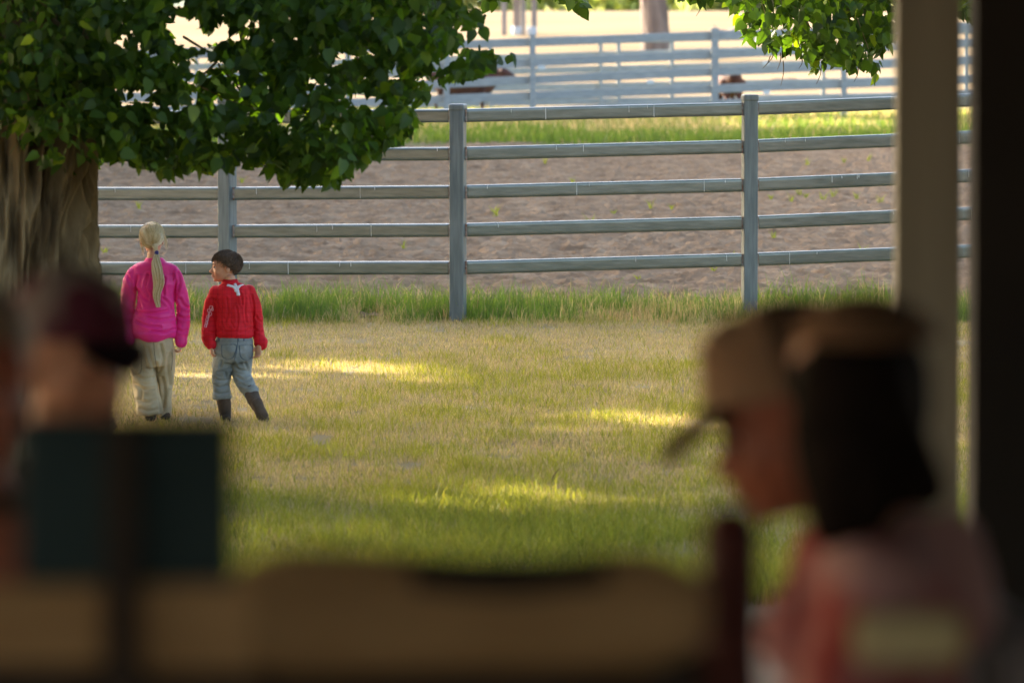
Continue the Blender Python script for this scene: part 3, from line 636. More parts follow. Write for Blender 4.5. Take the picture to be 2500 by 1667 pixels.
def mapped(bm_or_o, strokes, r, m, name, par, ys=35.0, closed=False, fill=False, off=.0015, flat=.35):
    "raised trim laid on a garment's surface: strokes are pixel polylines"
    me = par.data; bv = BVHTree.FromPolygons([v.co.copy() for v in me.vertices], [p.vertices[:] for p in me.polygons])
    bm = bmesh.new()
    for st in strokes:
        pts_ = []
        for q in catmull([(x, y) for x, y in st], 5):
            p = K(q[0], q[1]); o = Vector((0, 0, CH)); d = (p-o).normalized()
            h = bv.ray_cast(o, d)
            if h[0] is not None: pts_.append(h[0]-d*off)
        if len(pts_) > 1:
            for i in range(len(pts_)-1):
                if (pts_[i+1]-pts_[i]).length > .03: break
            loft(bm, [(p, r, r*flat) for p in pts_], side=(1, 0, 0), n=6, sub=1)
    return bm2o(name, bm, m, par, True)

# ---- boy
boy = empty('person', K(960, 1470, .1)); tag(boy, 'dark haired boy in red shirt and faded blue jeans looking left', 'boy')
bl = Vector(boy.location)
m_red = mat('red_plaid_cotton', (.60, .006, .014), (.74, .012, .028), scale=14, rough=.75, bump=.0012, bscale=90, sheen=.2)
nt = m_red.node_tree   # faint darker check woven in
tc = nt.nodes.new('ShaderNodeTexCoord'); last = nt.nodes[m_red['ramp']].outputs[0]
for ax in ('X', 'Z'):
    wv = nt.nodes.new('ShaderNodeTexWave'); wv.bands_direction = ax; wv.inputs['Scale'].default_value = 11; wv.inputs['Distortion'].default_value = .6
    nt.links.new(tc.outputs['Object'], wv.inputs[0]); cr = nt.nodes.new('ShaderNodeValToRGB'); cr.color_ramp.elements[0].position = 0; cr.color_ramp.elements[1].position = .14
    cr.color_ramp.elements[0].color = (.62, .5, .55, 1); cr.color_ramp.elements[1].color = (1, 1, 1, 1); nt.links.new(wv.outputs['Fac'], cr.inputs[0])
    mx = nt.nodes.new('ShaderNodeMix'); mx.data_type = 'RGBA'; mx.blend_type = 'MULTIPLY'; mx.inputs[0].default_value = .38
    nt.links.new(last, mx.inputs[6]); nt.links.new(cr.outputs[0], mx.inputs[7]); last = mx.outputs[2]
nt.links.new(last, nt.nodes[m_red['bsdf']].inputs['Base Color'])
m_jean = mat('faded_denim', (.17, .195, .19), (.34, .36, .335), scale=9, rough=.9, bump=.001, bscale=160, detail=8, lo=.3, hi=.7)
m_jean_d = mat('denim_seam', (.07, .10, .13), (.12, .16, .19), scale=20, rough=.9)
m_boot = mat('brown_leather', (.06, .042, .03), (.12, .085, .06), scale=10, rough=.7, bump=.002)
m_white = mat('white_applique', (.78, .78, .82), rough=.8); m_pink = mat('pink_embroidery', (.72, .36, .42), (.8, .5, .55), scale=40, rough=.8)
HB = Head(K(926, 428, .02), (-.985, -.17, 0), (0.03, 0, 1), .197)
bm = bmesh.new(); HB.build(bm)
loft(bm, [(K(955, 500), .035, .037), (K(955, 560), .038, .04)], n=14)
loft(bm, [(K(965, 565), .05, .04), (K(968, 630), .095, .055), (K(975, 760), .09, .065), (K(985, 880), .092, .075), (K(985, 980, -.01), .10, .085)], n=20, planar=(0, 0, 1))
LA = [K(850, 610, 0), K(812, 760, .03), K(815, 880, -.02), K(822, 955, -.04)]
RA = [K(1095, 610, .02), K(1146, 770, .05), K(1152, 880, .02), K(1155, 960, -.02)]
for A_ in (LA, RA): loft(bm, [(A_[0], .026), (A_[1], .022), (A_[2], .019), (A_[3], .018)], n=12)
hand(bm, K(826, 958, -.04), (0.05, .1, -1), (.9, .3, 0), .8, .7, thumb=-1); hand(bm, K(1152, 962, -.03), (-.05, -.1, -1), (-.5, -.8, 0), .85, .8, thumb=1)
LL = [K(915, 1000, 0), K(895, 1170, .03), K(915, 1330, .05), K(925, 1440, .05)]
RL = [K(1045, 1000, 0), K(1040, 1160, .02), K(1110, 1310, -.06), K(1150, 1400, -.12)]
for L_ in (LL, RL): loft(bm, [(L_[0], .062), (L_[1], .045), (L_[2], .036), (L_[3], .028)], n=14)
body = remesh('body', bm, m_skin2, boy, voxel=.0042, smooth=2); HB.features(boy)
# shirt
bm = bmesh.new()
loft(bm, [(K(968, 532, .0), .036, .04), (K(968, 552, 0), .085, .055), (K(968, 585, 0), .118, .07), (K(975, 650, 0), .112, .078), (K(985, 750, 0), .109, .085), (K(990, 840, 0), .112, .09), (K(988, 885, 0), .118, .092), (K(988, 905, 0), .105, .082)], n=28, planar=(0, 0, 1), cap=False)
loft(bm, [(K(868, 592, .0), .048), (K(834, 680, .02), .046), (K(818, 790, .03), .044), (K(815, 880, 0), .044), (K(815, 930, -.02), .042), (K(830, 962, -.03), .03)], n=18)
loft(bm, [(K(1075, 592, .02), .046), (K(1112, 680, .03), .045), (K(1142, 780, .05), .037), (K(1152, 860, .03), .034), (K(1160, 925, 0), .034)], n=18)
loft(bm, [(K(1155, 915, 0), .032), (K(1166, 940, -.01), .044, .036), (K(1170, 962, -.01), .036, .03)], n=14)
shirt = remesh('shirt', bm, m_red, boy, voxel=.005, smooth=3, wr=creases([[(868, 640), (885, 720), (925, 785)], [(905, 700), (900, 780), (915, 860)], [(935, 640), (945, 720), (930, 800)], [(1062, 640), (1058, 720), (1070, 800)], [(1105, 620), (1118, 700), (1112, 790)], [(1000, 700), (1010, 780), (1000, 850)],
    [(880, 850), (940, 868), (1000, 860)], [(1020, 872), (1070, 862), (1110, 840)], [(800, 860), (830, 872), (862, 862)], [(785, 910), (820, 905), (850, 920)], [(1135, 760), (1152, 790), (1176, 800)], [(1130, 850), (1150, 868), (1172, 862)], [(835, 640), (860, 700)], [(960, 800), (985, 840)], [(1030, 610), (1040, 680)]], folds(7.5, 18, .012, 101, .8), 6.0, .005))
bm = bmesh.new()
loft(bm, [(K(960, 547), .06, .05), (K(958, 525), .052, .048), (K(955, 508, .01), .047, .045)], n=24, planar=(0, 0, 1), cap=False)
bmesh.ops.delete(bm, geom=[f for f in bm.faces if len(f.verts) > 4], context='FACES')
co = bm2o('collar', bm, m_red, boy, True); sl = co.modifiers.new('s', 'SOLIDIFY'); sl.thickness = .006
mapped(None, [[(938, 549), (965, 556), (985, 565), (1004, 592)], [(1044, 547), (1025, 553), (1008, 570), (992, 592)], [(990, 540), (1000, 560), (1008, 580), (1010, 600)]], .0085, m_white, 'emblem', shirt)
mapped(None, [[(1010, 592), (1012, 606), (1013, 618)]], .011, m_white, 'emblem', shirt)
loops = []
for cx, cy, r in ((828, 704, 12), (812, 722, 9), (820, 745, 11), (806, 765, 8), (800, 785, 9), (796, 808, 9), (790, 828, 8), (836, 716, 7)):
    loops.append([(cx+r*math.cos(a), cy+r*1.2*math.sin(a)) for a in np.linspace(0, 6.3, 9)])
loops.append([(838, 696), (820, 730), (806, 780), (792, 838)])
mapped(None, loops, .0022, m_pink, 'embroidery', shirt)
# jeans
bm = bmesh.new()
loft(bm, [(K(986, 893), .103, .08), (K(986, 930), .112, .088), (K(984, 985), .118, .098), (K(984, 1040), .116, .092), (K(980, 1075), .10, .08)], n=26, planar=(0, 0, 1), cap=False)
loft(bm, [(K(922, 1000, .0), .068, .078), (K(912, 1080, .01), .067), (K(900, 1160, .03), .058), (K(898, 1230, .04), .052), (K(902, 1290, .04), .058), (K(904, 1322, .04), .06)], n=20, cap=False)
loft(bm, [(K(1045, 1000, .0), .064, .078), (K(1040, 1080, .01), .062), (K(1040, 1160, .01), .058), (K(1066, 1225, -.02), .052), (K(1096, 1275, -.05), .05), (K(1106, 1300, -.06), .048)], n=20, cap=False)
jeans = remesh('jeans', bm, m_jean, boy, voxel=.0055, smooth=3, wr=creases([[(985, 1075), (950, 1120), (880, 1140)], [(985, 1080), (1020, 1125), (1080, 1135)], [(850, 1180), (890, 1200), (945, 1190)], [(845, 1225), (885, 1245), (940, 1232)], [(850, 1275), (890, 1290), (945, 1280)], [(1010, 1175), (1050, 1200), (1095, 1190)], [(1030, 1222), (1070, 1240), (1115, 1225)],
    [(900, 1070), (890, 1110)], [(1060, 1080), (1075, 1120)], [(925, 1140), (930, 1180)]], folds(9, 20, .010, 131, 1.2), 7, .007))
mapped(None, [[(900, 958), (903, 1030), (925, 1048), (960, 1052), (985, 1030), (1000, 960), (950, 955), (900, 958)], [(1020, 960), (1030, 1035), (1062, 1060), (1095, 1052), (1108, 1020), (1105, 960), (1060, 957), (1020, 960)]], .0028, m_jean_d, 'pocket', jeans)
mapped(None, [[(865, 925), (930, 932), (1000, 933), (1060, 930), (1112, 922)]], .002, m_jean_d, 'waistband', jeans)
mapped(None, [[(1008, 898), (1010, 935), (1000, 1010), (985, 1070)]], .0022, m_jean_d, 'seam', jeans)
mapped(None, [[(1012, 896), (1012, 930)], [(1052, 896), (1052, 928)], [(880, 900), (884, 930)]], .005, m_jean_d, 'belt_loop', jeans)
# boots
bm = bmesh.new()
loft(bm, [(K(908, 1300, .04), .046), (K(918, 1370, .05), .044), (K(925, 1430, .05), .037), (K(926, 1462, .04), .036)], n=16)
loft(bm, [(K(927, 1462, 0), .034, .026), (K(925, 1466, .09), .036, .022), (K(922, 1468, .16), .028, .014)], side=(1, 0, 0), n=14)
remesh('boot', bm, m_boot, boy, voxel=.006, smooth=3)
bm = bmesh.new()
loft(bm, [(K(1096, 1268, -.05), .046), (K(1120, 1330, -.09), .042), (K(1143, 1375, -.13), .038)], n=16)
loft(bm, [(K(1138, 1340, -.16), .034, .024), (K(1160, 1400, -.14), .036, .026), (K(1182, 1450, -.10), .036, .022), (K(1196, 1472, -.05), .028, .016)], side=(1, .2, .3), n=14)
remesh('boot', bm, m_boot, boy, voxel=.006, smooth=3, wr=folds(20, 50, .004, 31))
# hair
m_dark = attr_mat('dark_hair', rough=.5, spec=.25, tf=0)
def shellhair(H, n, whorl, arc, c, wd, rs=1.06, test=None, center=(0, -.05, .13), rad=(.345, .43, .37), k=7, lift=.05):
    d = rng.normal(0, 1, (n*3, 3)); d /= np.linalg.norm(d, axis=1)[:, None]; d = d[test(d)][:n]; n = len(d)
    w_ = np.array(whorl)/np.linalg.norm(whorl); away = d-w_*(d@w_)[:, None]; away /= np.linalg.norm(away, axis=1)[:, None]+1e-6
    away = away+rng.normal(0, .25, (n, 3)); pa = []
    cx = d.copy()
    for j in range(k):
        pa.append(cx.copy()); tg = away-cx*np.sum(away*cx, 1)[:, None]; tg /= np.linalg.norm(tg, axis=1)[:, None]+1e-6
        tg[:, 2] -= .25; cx = cx+tg*(arc/k); cx /= np.linalg.norm(cx, axis=1)[:, None]
    pa = np.stack(pa, 1)*(rs+lift*np.sin(np.linspace(0, 2.6, k))[None, :, None]*rng.uniform(.3, 1.5, (n, 1, 1)))
    L = pa*np.array(rad)+np.array(center); Mx = np.array(H.M); Wd = (L@Mx.T)*H.k+np.array(H.c)
    return ribbons(Wd, wd*rng.uniform(.6, 1.3, n), c*rng.uniform(.5, 1.6, (n, 1)))
def hairtest(d): # keep off the face: local y forward
    y, z = d[:, 1], d[:, 2]
    face = (y > .3) & (z < .42); side = (y > .0) & (z < -.18+.9*y) ; low = (z < -.78); ear = (y > -.3) & (z < -.42)
    return ~(face | side | low | ear)
bm = bmesh.new(); HB.e(bm, (0, -.075, .155), (.345, .425, .36), u=28, v=18)
bmesh.ops.bisect_plane(bm, geom=bm.verts[:]+bm.edges[:]+bm.faces[:], plane_co=HB.w(0, .30, .16), plane_no=HB.M @ Vector((0, .72, -.7)), clear_outer=True)
bmesh.ops.bisect_plane(bm, geom=bm.verts[:]+bm.edges[:]+bm.faces[:], plane_co=HB.w(0, -.08, -.26), plane_no=HB.M @ Vector((0, .72, -.7)), clear_outer=True)
Vb = np.array([v.co for v in bm.verts]); fb = [[v.index for v in f.verts] for f in bm.faces]; bm.verts.index_update(); fb = [[v.index for v in f.verts] for f in bm.faces]
V, Q, Cq = shellhair(HB, 5200, (.1, -.45, .9), .62, np.array([.10, .062, .038]), .0017, test=hairtest, lift=.10, rs=1.05)
fbt = [];
for f in fb:
    for j in range(1, len(f)-1): fbt.append((f[0], f[j], f[j+1]))
me = npmesh('hair', np.concatenate([Vb, V]), np.array(fbt), np.concatenate([np.ones((len(Vb), 3))*[.018, .012, .009], Cq]), Q+len(Vb))
link('hair', me, m_dark, boy)

# ---- girl
girl = empty('person', K(430, 1475, 0)); tag(girl, 'blonde girl with ponytail in bright pink shirt and khaki cargo trousers', 'girl')
m_mag = mat('pink_cotton', (.72, .014, .19), (.86, .035, .28), scale=5, rough=.5, bump=.0008, bscale=120, spec=.35)
m_khaki = mat('khaki_cotton', (.44, .34, .19), (.58, .48, .31), scale=7, rough=.9, bump=.001, bscale=120)
m_khaki_d = mat('khaki_seam', (.22, .18, .10), (.28, .23, .14), scale=20, rough=.9)
HG = Head(K(425, 235, .02), (.12, .99, 0), (0, 0, 1), .2)
bm = bmesh.new(); HG.build(bm)
loft(bm, [(K(430, 320), .036, .038), (K(430, 410), .04, .042)], n=14)
loft(bm, [(K(430, 400), .06, .05), (K(432, 480), .105, .055), (K(440, 640), .095, .06), (K(435, 800), .09, .06), (K(430, 950, -.01), .115, .09)], n=20, planar=(0, 0, 1))
GL = [K(290, 470), K(262, 660, .03), K(268, 800, 0), K(262, 930, -.04)]; GR = [K(580, 470), K(622, 680, .03), K(628, 830, .02), K(622, 950, 0)]
for A_ in (GL, GR): loft(bm, [(A_[0], .03), (A_[1], .028), (A_[2], .024), (A_[3], .018)], n=12)
hand(bm, K(262, 938, -.04), (.1, 0, -1), (1, .2, 0), .85, .6, thumb=-1); hand(bm, K(620, 935, 0), (-.05, 0.05, -1), (-1, .2, 0), .8, 1.0, thumb=1)
for L_ in ([K(370, 980), K(375, 1170, .02), K(410, 1330, -.02), K(425, 1460, -.03)], [K(500, 980), K(510, 1170, .06), K(512, 1330, .1), K(515, 1450, .13)]):
    loft(bm, [(L_[0], .07), (L_[1], .048), (L_[2], .04), (L_[3], .03)], n=14)
remesh('body', bm, m_skin, girl, voxel=.0045, smooth=2)
bm = bmesh.new()
loft(bm, [(K(440, 385, .0), .045, .045), (K(438, 402), .10, .055), (K(435, 430, 0), .138, .066), (K(437, 480), .136, .072), (K(451, 560, 0), .118, .08), (K(450, 640, 0), .114, .082), (K(444, 720, 0), .120, .085), (K(436, 800, 0), .135, .09), (K(434, 870, 0), .138, .096), (K(434, 905, 0), .132, .092)], n=30, planar=(0, 0, 1), cap=False)
loft(bm, [(K(428, 875, -.02), .125, .095), (K(432, 905, -.02), .105, .092), (K(434, 932, -.02), .06, .085)], n=20, planar=(0, 0, 1), cap=False)
loft(bm, [(K(306, 462, .0), .040), (K(276, 540, .01), .043), (K(258, 680, .03), .043), (K(256, 820, .0), .040), (K(262, 930, -.03), .038)], n=18)
loft(bm, [(K(564, 462, 0), .040), (K(602, 540, .01), .042), (K(630, 680, .03), .040), (K(638, 790, .03), .038), (K(626, 880, .01), .035), (K(622, 945, 0), .031)], n=18)
gshirt = remesh('shirt', bm, m_mag, girl, voxel=.0055, smooth=3, wr=creases([[(322, 490), (312, 560), (318, 640)], [(325, 575), (352, 620), (395, 655)], [(330, 640), (350, 700)], [(510, 500), (498, 560), (505, 610)], [(588, 520), (578, 600), (584, 690)],
    [(340, 735), (420, 742), (520, 728), (570, 712)], [(400, 772), (470, 786), (560, 772)], [(330, 800), (400, 828), (480, 836)], [(420, 862), (500, 872), (570, 850)], [(300, 690), (330, 740)], [(230, 700), (262, 735), (300, 745)], [(225, 790), (260, 800), (290, 790)],
    [(615, 640), (640, 690), (668, 705)], [(612, 760), (640, 778), (672, 772)], [(600, 850), (630, 868), (655, 860)], [(250, 470), (275, 520), (290, 600)], [(500, 640), (540, 680), (560, 740)], [(395, 480), (380, 560), (400, 620)], [(600, 470), (610, 530), (600, 590)]], folds(6, 15, .014, 151, .9), 7.5, .0075))
bm = bmesh.new()
loft(bm, [(K(440, 405), .088, .06), (K(442, 383), .066, .055), (K(440, 362, .005), .052, .05)], n=26, planar=(0, 0, 1), cap=False)
bmesh.ops.delete(bm, geom=[f for f in bm.faces if len(f.verts) > 4], context='FACES')
co = bm2o('collar', bm, m_mag, girl, True); sl = co.modifiers.new('s', 'SOLIDIFY'); sl.thickness = .006
mapped(None, [[(300, 470), (370, 478), (440, 482), (510, 478), (585, 468)]], .0016, mat('pink_seam', (.45, .012, .18)), 'yoke_seam', gshirt)
bm = bmesh.new()
loft(bm, [(K(432, 890), .112, .078), (K(430, 930), .12, .084), (K(426, 1000), .134, .10), (K(424, 1060), .13, .1), (K(424, 1100), .11, .085)], n=26, planar=(0, 0, 1), cap=False)
loft(bm, [(K(358, 1000, -.01), .074, .085), (K(358, 1100, .0), .076), (K(372, 1200, .0), .075), (K(392, 1290, -.02), .078), (K(408, 1370, -.03), .082), (K(412, 1425, -.03), .08)], n=22, cap=False)
loft(bm, [(K(500, 1000, .0), .07, .085), (K(508, 1100, .03), .062), (K(510, 1200, .06), .052), (K(510, 1300, .09), .043), (K(512, 1380, .1), .038), (K(514, 1440, .1), .038)], n=22, cap=False)
trou = remesh('cargo_trousers', bm, m_khaki, girl, voxel=.006, smooth=3, wr=creases([[(450, 1080), (458, 1200), (470, 1330), (478, 1420)], [(365, 960), (372, 1040), (400, 1120)], [(310, 1160), (360, 1190), (430, 1180)], [(300, 1220), (370, 1260), (440, 1250)], [(330, 1330), (390, 1350), (460, 1330)], [(400, 980), (420, 1060), (445, 1130)], [(480, 960), (500, 1060), (470, 1150)],
    [(540, 1020), (530, 1120), (545, 1230)], [(495, 1180), (510, 1280), (500, 1380)], [(345, 1390), (400, 1405), (470, 1395)], [(300, 1060), (320, 1110)], [(350, 1270), (345, 1340)]], folds(6, 13, .014, 171, .55), 9, .009))
mapped(None, [[(276, 1000), (280, 1090), (300, 1150), (345, 1145), (352, 1060), (345, 1000), (276, 1000)], [(278, 1030), (320, 1042), (350, 1030)]], .0026, m_khaki_d, 'pocket', trou)
mapped(None, [[(560, 985), (562, 1060), (556, 1130)]], .003, m_khaki_d, 'pocket', trou)
mapped(None, [[(435, 935), (440, 1000), (450, 1080), (455, 1150)]], .002, m_khaki_d, 'seam', trou)
for q in ((K(415, 1430, -.03), -.02), (K(514, 1440, .1), .0)):
    bm = bmesh.new(); p = q[0]; loft(bm, [(Vector((p.x, p.y, .09)), .034), (Vector((p.x, p.y-.01, .04)), .036, .034)], n=14)
    loft(bm, [(Vector((p.x, p.y-.03, .03)), .032, .024), (Vector((p.x, p.y+.07, .028)), .036, .022), (Vector((p.x, p.y+.14, .022)), .028, .016)], n=14)
    remesh('boot', bm, m_boot, girl, voxel=.006, smooth=3)
# blonde hair swept back into the tie
m_blond = attr_mat('blonde_hair', rough=.3, spec=.6, tf=.1, tcol=1.1, tint=(1, 1, .85))
BC = np.array([[.56, .40, .18], [.70, .54, .29], [.82, .67, .41], [.88, .76, .52], [.92, .84, .64]])
tie = K(455, 330, -.085); n = 4200
th = rng.uniform(-math.pi, math.pi, n); front = rng.uniform(-.25, 1, n)
tl = np.array((HG.M.transposed() @ (tie-HG.c))/HG.k); ctr = np.array([0, -.05, .13]); rad = np.array([.375, .46, .40])
d1 = (tl-ctr)/rad; d1 /= np.linalg.norm(d1)
s0 = rng.normal(0, 1, (n*3, 3)); s0 /= np.linalg.norm(s0, axis=1)[:, None]; s0 = s0[(s0[:, 2] > -.35) & ~((s0[:, 1] > .55) & (s0[:, 2] < .35))][:n]; n = len(s0)
k = 12; pa = []
for j in range(k):
    t = j/(k-1); om = np.arccos(np.clip(s0@d1, -1, 1)); so = np.sin(om)+1e-6
    v = (np.sin((1-t)*om)/so)[:, None]*s0+(np.sin(t*om)/so)[:, None]*d1
    rr = 1.0+.06*math.sin(math.pi*t)*rng.uniform(.4, 1.6, (n, 1))-.05*t; pa.append(v*rad*rr+ctr)
pa = np.stack(pa, 1); pa[:, -1] = tl+rng.normal(0, .02, (n, 3)); Wd = (pa@np.array(HG.M).T)*HG.k+np.array(HG.c)
V1, Q1, C1 = ribbons(Wd, .0010*rng.uniform(.6, 1.4, n), BC[np.clip((fbm(s0[:, 0]*7, s0[:, 1]*2+9, seed=401)*9-2).astype(int), 0, 4)]*rng.uniform(.85, 1.12, (n, 1)))
n = 1500; path = np.array([tuple(K(x, y, dy)) for x, y, dy in ((455, 328, -.088), (450, 380, -.105), (462, 450, -.115), (470, 540, -.11), (452, 620, -.105), (466, 700, -.105))])
pp = np.array(catmull(path, 3)); kk = len(pp); tt = np.linspace(0, 1, kk); env = .007+.031*np.sin(np.clip(tt*1.6, 0, 1)*math.pi*.55)*(1-.86*tt**2.6)
ang = rng.uniform(0, 2*math.pi, n); rr = rng.uniform(0, 1, n)**.5; fl = 1-.42*rng.uniform(0, 1, n)**1.6
idx = np.clip(np.round(np.linspace(0, 1, kk)[None, :]*fl[:, None]*(kk-1)), 0, kk-1).astype(int)
base = pp[idx]; ev = env[idx]*rr[:, None]; sway = .004*np.sin(tt[None, :]*9+ang[:, None]*2)
W2 = base+np.stack([np.cos(ang)[:, None]*ev+sway, np.sin(ang)[:, None]*ev*.7, 0*ev], -1)
V2, Q2, C2 = ribbons(W2, .0013*rng.uniform(.6, 1.4, n), BC[np.clip((fbm(np.cos(ang)*rr*6+20, ang*0, seed=402)*9-2).astype(int), 0, 4)]*rng.uniform(.8, 1.08, (n, 1)))
# loose strands beside the face and flyaways
n = 110; sx = rng.choice([-1, 1], n, p=[.5, .5])
off = rng.normal(0, 7, n); ln = rng.uniform(.5, 1, n); W3 = np.zeros((n, 8, 3))
for i in range(n):
    for j, t in enumerate(np.linspace(0, 1, 8)):
        xx = (342+26*t*t+off[i]*.5) if sx[i] < 0 else (506+10*math.sin(t*2.6)+12*t*t+off[i]*.7)
        W3[i, j] = K(xx, 210+t*ln[i]*(140 if sx[i] < 0 else 105), .02)
V3, Q3, C3 = ribbons(W3, .001*np.ones(n), BC[rng.integers(0, 5, n)])
bm = bmesh.new(); HG.e(bm, (0, -.06, .13), (.362, .45, .385), u=28, v=18)
bmesh.ops.bisect_plane(bm, geom=bm.verts[:]+bm.edges[:]+bm.faces[:], plane_co=HG.w(0, .25, .1), plane_no=HG.M @ Vector((0, .8, -.6)), clear_outer=True)
bmesh.ops.bisect_plane(bm, geom=bm.verts[:]+bm.edges[:]+bm.faces[:], plane_co=HG.w(0, -.1, -.22), plane_no=HG.M @ Vector((0, .2, -1)), clear_outer=True)
bm.verts.index_update(); Vb = np.array([v.co for v in bm.verts]); fbt = []
for f in bm.faces:
    ii = [v.index for v in f.verts]
    for j in range(1, len(ii)-1): fbt.append((ii[0], ii[j], ii[j+1]))
bm.free(); o0 = len(Vb); o1 = o0+len(V1); o2 = o1+len(V2)
me = npmesh('hair', np.concatenate([Vb, V1, V2, V3]), np.array(fbt), np.concatenate([np.ones((len(Vb), 3))*[.80, .66, .42], C1, C2, C3]), np.concatenate([Q1+o0, Q2+o1, Q3+o2]))
hg = link('hair', me, m_blond, girl)
bm = bmesh.new(); q = K(455, 330, -.088); loft(bm, [(q+Vector((0, 0, .006)), .013, .012), (q-Vector((0, 0, .006)), .013, .012)], n=12, sub=1); bm2o('hair_tie', bm, mat('navy_elastic', (.03, .03, .16)), girl, True)

# children of the two children were built in world space: rebase on their roots
for o in list(bpy.data.objects):
    if o.parent in (boy, girl): o.location = -Vector(o.parent.location)

# ---------------------------------------------------------------- veranda
m_deck = mat('deck_boards', (.26, .19, .12), (.38, .28, .18), scale=5, stretch=(.5, 4, 1), rough=.8)
m_wall = mat('dark_wall_boards', (.05, .038, .03), (.08, .06, .045), scale=3, rough=.9)
FZ = 1.05
def solid(name, c, s, m, kind='structure', bev=0, par=None):
    bm = bmesh.new(); box(bm, c, s, None, bev); o = bm2o(name, bm, m, par)
    if kind: o['kind'] = kind
    return o
ver = empty('veranda', (0, 5, FZ)); tag(ver, 'dark roofed timber veranda the photographer stands in', 'veranda')
def vb(name, c, s, m):
    bm = bmesh.new(); box(bm, Vector(c)-Vector(ver.location), s, None, .01); return bm2o(name, bm, m, ver)
vb('deck', (0, 4.7, FZ-.1), (17, 19, .2), m_deck)
vb('roof', (0, 1.2, 4.1), (18, 29, .12), m_wall)
vb('roof_beam', (0, 15.2, 3.95), (18, .15, .2), m_wall)
vb('side_wall', (8.4, 3, 2.5), (.15, 16, 3.1), m_wall)
m_beige = mat('beige_painted_timber', (.31, .28, .20), (.38, .345, .25), scale=2, stretch=(3, 3, .3), rough=.8, bump=.003)
m_black = mat('black_painted_timber', (.02, .016, .012), (.035, .027, .02), scale=2, rough=.7)
a = P(2192, 500, 14.2); b = P(2345, 500, 14.2)
bm = bmesh.new(); box(bm, ((a.x+b.x)/2, 14.2+.08, 2.02), (b.x-a.x, .15, 4.04), None, .006)
tag(bm2o('veranda_post', bm, m_beige), 'beige painted square post, wider pale upright right of the woman in the cap', 'post', 'veranda posts')
a = P(2383, 500, 12.6)
bm = bmesh.new(); box(bm, (a.x+.12, 12.6+.12, 2.02), (.24, .24, 4.04), None, .006)
tag(bm2o('veranda_post', bm, m_black), 'black square post filling the right edge of the photo', 'post', 'veranda posts')

# ---------------------------------------------------------------- foreground furniture
D = 4.9
m_oak = mat('tan_timber', (.34, .20, .085), (.47, .30, .14), scale=6, stretch=(.6, 3, 3), rough=.7)
m_dk = mat('dark_stained_timber', (.03, .02, .014), (.05, .034, .022), scale=6, rough=.7)
m_navy = mat('dark_navy_panel', (.02, .04, .042), (.03, .055, .058), scale=5, rough=.8)
m_maroon = mat('dark_red_timber', (.07, .012, .009), (.10, .02, .014), scale=5, rough=.6)
def rb(bm, x0, y0, x1, y1, d, t, bev):
    a = P(x0, y1, d); b = P(x1, y0, d); box(bm, ((a.x+b.x)/2, d+t/2, (a.z+b.z)/2), (b.x-a.x, t, b.z-a.z), None, bev)
# bench along the front: a thing with legs down to the deck
bench = empty('bench', (0, D, FZ)); tag(bench, 'tan timber bench backrest blurred along the bottom of the photo', 'bench')
def rel(bm, root): bmesh.ops.translate(bm, vec=-Vector(root.location), verts=bm.verts)
bm = bmesh.new()
loft(bm, [(P(610, 1500, D), .02, .045), (P(760, 1492, D), .022, .055), (P(1250, 1500, D), .024, .048), (P(1560, 1490, D), .022, .052), (P(1690, 1500, D), .018, .036)], side=(0, 1, 0), n=18)
rel(bm, bench); bm2o('backrest', bm, m_oak, bench, True)
for x in (650, 1640):
    bm = bmesh.new(); a = P(x, 1640, D); box(bm, (a.x, D+.03, (a.z+FZ)/2), (.04, .04, a.z-FZ), None, .005); rel(bm, bench); bm2o('leg', bm, m_dk, bench)
bm = bmesh.new(); a = P(600, 1600, D); b = P(1700, 1600, D); box(bm, ((a.x+b.x)/2, D-.2, FZ+.45), (b.x-a.x, .4, .04), None, .01); rel(bm, bench); bm2o('seat', bm, m_dk, bench)
bm = bmesh.new(); a = P(600, 1585, D+.1); b = P(1800, 1760, D+.1); box(bm, ((a.x+b.x)/2, D+.1, (a.z+b.z)/2), (b.x-a.x, .02, a.z-b.z), None, .004); rel(bm, bench); bm2o('recess_shade_panel', bm, m_dk, bench)  # dark sheet added in place of the shadowed recess below the backrest
bm = bmesh.new(); loft(bm, [(P(1030, 1405, D-.05), .012, .014), (P(1250, 1410, D-.05), .014, .017), (P(1460, 1398, D-.05), .012, .012)], side=(0, 1, 0), n=12)  # dark rounded strip along the top of the backrest
tag(bm2o('dark_strip', bm, m_dk, None, True), 'dark strip along the top of the tan bench back', 'strip')
# chair with two navy panels, dark upright between them
D2 = 4.6
ch = empty('chair', (P(300, 1667, D2).x, D2, FZ)); tag(ch, 'timber chair back with two dark navy panels, lower left', 'chair')
bm = bmesh.new(); rb(bm, 45, 1020, 275, 1425, D2, .02, .008); rel(bm, ch); bm2o('back_panel', bm, m_navy, ch)
bm = bmesh.new(); rb(bm, 325, 1022, 572, 1425, D2, .02, .008); rel(bm, ch); bm2o('back_panel', bm, m_navy, ch)
bm = bmesh.new(); rb(bm, 262, 1030, 335, 1800, D2-.02, .02, .005); rel(bm, ch); bm2o('upright', bm, m_dk, ch)
bm = bmesh.new(); rb(bm, 50, 1015, 575, 1042, D2+.01, .02, .006); rel(bm, ch); bm2o('top_rail', bm, mat('brown_rail', (.10, .06, .035), rough=.7), ch)
bm = bmesh.new(); rb(bm, -60, 1425, 258, 1625, D2, .02, .01); rel(bm, ch); bm2o('lower_panel', bm, m_oak, ch)
bm = bmesh.new(); rb(bm, 345, 1420, 640, 1640, D2, .02, .01); rel(bm, ch); bm2o('lower_panel', bm, m_oak, ch)
